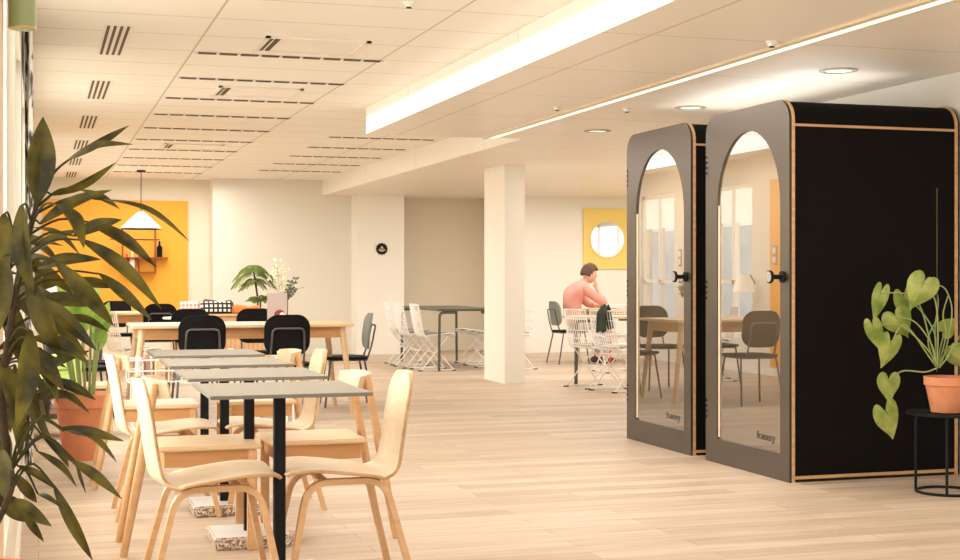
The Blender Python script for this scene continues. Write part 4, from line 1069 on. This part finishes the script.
# ------------------------------------------------------------------ terracotta pot plant and low shelf by the window
t = thing('potted_plant', (.285, 9.56, 0), 0, 'terracotta pot with lime green leafy plant behind the wooden chairs', 'plant')
obj('pot', pot_bm(.19, .43, .09), M['terracotta'], t); obj('soil', soil_bm(.17, .40), M['soil'], t)
st, lf = bmesh.new(), bmesh.new()
for k in range(10):
    a = k * 2.4; r = .06; h = .55 + .06 * (k % 4)
    b_ = Vector((r * math.cos(a), r * math.sin(a), .41)); e_ = Vector((.13 * math.cos(a) - .03, .13 * math.sin(a), .41 + h - .15))
    tube(st, smoothpath([b_, (b_ + e_) / 2 + Vector((0, 0, .04)), e_], 4), .009, 6)
    tip = e_ + Vector((.12 * math.cos(a) - .04, .10 * math.sin(a), .14 + .08 * math.sin(k)))
    leaf(lf, e_, tip, .085, curl=.3, normal=(0, -1, .6), n=6)
    leaf(lf, e_ - Vector((0, 0, .1)), e_ + Vector((.15 * math.cos(a + 1) - .05, .12 * math.sin(a + 1), .05)), .075, curl=.3, normal=(0, -1, .6), n=6)
    leaf(lf, e_ + Vector((0, 0, .0)), e_ + Vector((.08 * math.cos(a + 2), .1 * math.sin(a + 2), .2)), .06, curl=.2, normal=(0, -1, .3), n=6)
obj('stalks', st, M['stem_green'], t); obj('foliage', lf, M['leaf_lime'], t)
t = thing('low_shelf', (.17, 11.0, 0), 0, 'low pale wooden shelf unit by the windows', 'shelf')
obj('top_board', bx(-.22, .34, -.2, .2, .36, .385, .003), M['ash'], t); obj('middle_board', bx(-.22, .34, -.2, .2, .12, .14, .003), M['ash'], t)
obj('side_board', bx(-.24, -.22, -.2, .2, 0, .385), M['ash'], t); obj('side_board', bx(.34, .36, -.2, .2, 0, .385), M['ash'], t)
obj('back_board', bx(-.22, .34, .18, .2, .14, .36), M['wall'], t)
for k in range(4):
    tag(obj('book', bx(-.14, .1, -.12, .12, 0, .034, .003), mm[(k * 2 + 1) % 7], None, False, (.2 + .01 * k, 10.98, .1405 + .0355 * k)), 'flat book stacked in the low shelf, ' + ('at the bottom of the stack', 'second from the bottom', 'third from the bottom', 'on top of the stack')[k], 'book')
t = thing('storage_box', (.16, 11.0, .386), 0, 'lime green felt box on the low wooden shelf', 'box')
bm = bmesh.new(); prism(bm, rrect(.30, .26, .05, 5), 'Z', 0, .22); obj('box_body', bm, M['lime'], t)
bm = bmesh.new(); tube(bm, smoothpath([(-.06, -.135, .15), (-.04, -.15, .12), (.04, -.15, .12), (.06, -.135, .15)], 4), .008, 6); obj('handle', bm, M['leaf_mid'], t)

# ------------------------------------------------------------------ curtain and hanging planter at the window
bm = bmesh.new(); n = 40; A = []
for i in range(n + 1):
    yy = 8.1 + 1.5 * i / n; row = []
    for k in range(14):
        z = .15 + (CZ - .17) * k / 13; row.append(bm.verts.new((-.052 + .022 * math.sin(i * 1.5 + .25 * math.sin(z * 3)), yy, z)))
    A.append(row)
for p, q in zip(A, A[1:]):
    for k in range(13): bm.faces.new((p[k], p[k + 1], q[k + 1], q[k]))
tag(obj('curtain', bm, M['curtain'], None, True), 'long white curtain with dark smudged print gathered at the window', 'curtain')
HP = at(27, 0, 3.75)
t = thing('hanging_planter', (HP.x - .012, HP.y, 1.86), 0, 'sage green hanging planter with a gold lower rim by the window', 'planter')
bm = bmesh.new(); lathe(bm, [(.0001, 0), (.034, 0), (.036, .01), (.036, .18), (.033, .18), (.033, .02)], 28); obj('planter_body', bm, M['sage'], t)
bm = bmesh.new(); tube(bm, [(.036 * math.cos(a), .036 * math.sin(a), .003) for a in [2 * PI * k / 28 for k in range(28)]], .0025, 6, closed=True); obj('gold_rim', bm, M['gold'], t)
bm = bmesh.new()
for a in (0, 2.1, 4.2): tube(bm, [(.034 * math.cos(a), .034 * math.sin(a), .18), (0, 0, .35), (0, 0, CZ - 1.86)], .0015, 5)
obj('hanging_wire', bm, M['black_metal'], t)

# ------------------------------------------------------------------ lights
w = bpy.data.worlds.new('world'); scene.world = w; w.use_nodes = True
bgn = w.node_tree.nodes['Background']; bgn.inputs['Color'].default_value = (.98, .97, .94, 1); bgn.inputs['Strength'].default_value = 1.25
def area(name, loc, rot, sx, sy, e, col=(1, .985, .94), spread=None):
    l = bpy.data.lights.new(name, 'AREA'); l.shape = 'RECTANGLE'; l.size = sx; l.size_y = sy; l.energy = e; l.color = col
    if spread: l.spread = spread
    o = bpy.data.objects.new(name, l); COL.objects.link(o); o.location = loc; o.rotation_euler = rot
    return o
# daylight pouring through the window wall
area('window_daylight', (-1.3, 8.9, 1.9), (0, math.radians(-80), 0), 2.4, 9.6, 430)
area('window_daylight', (-1.75, 16.5, 3.3), (0, math.radians(-52), 0), 1.7, 9, 2200)
# soft office light under the ceilings
area('ceiling_wash', (1.7, 10, 2.60), (0, 0, 0), 2.0, 10, 75, (1, .97, .91))
area('ceiling_wash', (1.7, 18, 2.60), (0, 0, 0), 2.0, 6, 110, (1, .97, .91))
area('lounge_wash', (8.0, 16, 2.40), (0, 0, 0), 5, 7, 150, (1, .97, .91))
area('booth_wash', (3.5, 6.5, 2.40), (0, 0, 0), 1, 6, 30, (1, .93, .84))
for yy in (7.695, 9.01): area('booth_fill', (4.62, yy, 2.10), (0, 0, 0), .5, .5, 8, (1, .86, .68))  # fill added inside each booth to lighten its interior
area('booth_top_fill', (4.7, 8.4, 2.27), (PI, 0, 0), 0.7, 2.0, 5, (1, .93, .84))  # unseen upward fill added to brighten the ceiling over the booths
sun = bpy.data.lights.new('sun', 'SUN'); sun.energy = 1.2; sun.angle = math.radians(12); sun.color = (1, .88, .7)
so = bpy.data.objects.new('sun', sun); COL.objects.link(so); so.rotation_euler = (math.radians(42), 0, math.radians(-38))

# ------------------------------------------------------------------ camera
cam = bpy.data.cameras.new('camera'); co = bpy.data.objects.new('camera', cam); COL.objects.link(co)
cam.sensor_width = 36; cam.lens = 36 * FPX / 960; cam.shift_y = -4 / 960; cam.clip_start = .05
co.location = (0, 0, EYE); co.rotation_euler = (PI / 2, 0, -YAW)
scene.camera = co
scene.view_settings.view_transform = 'Standard'; scene.view_settings.look = 'None'
scene.view_settings.exposure = 0.62; scene.view_settings.gamma = 1.0
scene.cycles.use_denoising = True
scene.cycles.max_bounces = 10; scene.cycles.diffuse_bounces = 5; scene.cycles.transparent_max_bounces = 12
scene.cycles.sample_clamp_indirect = 6
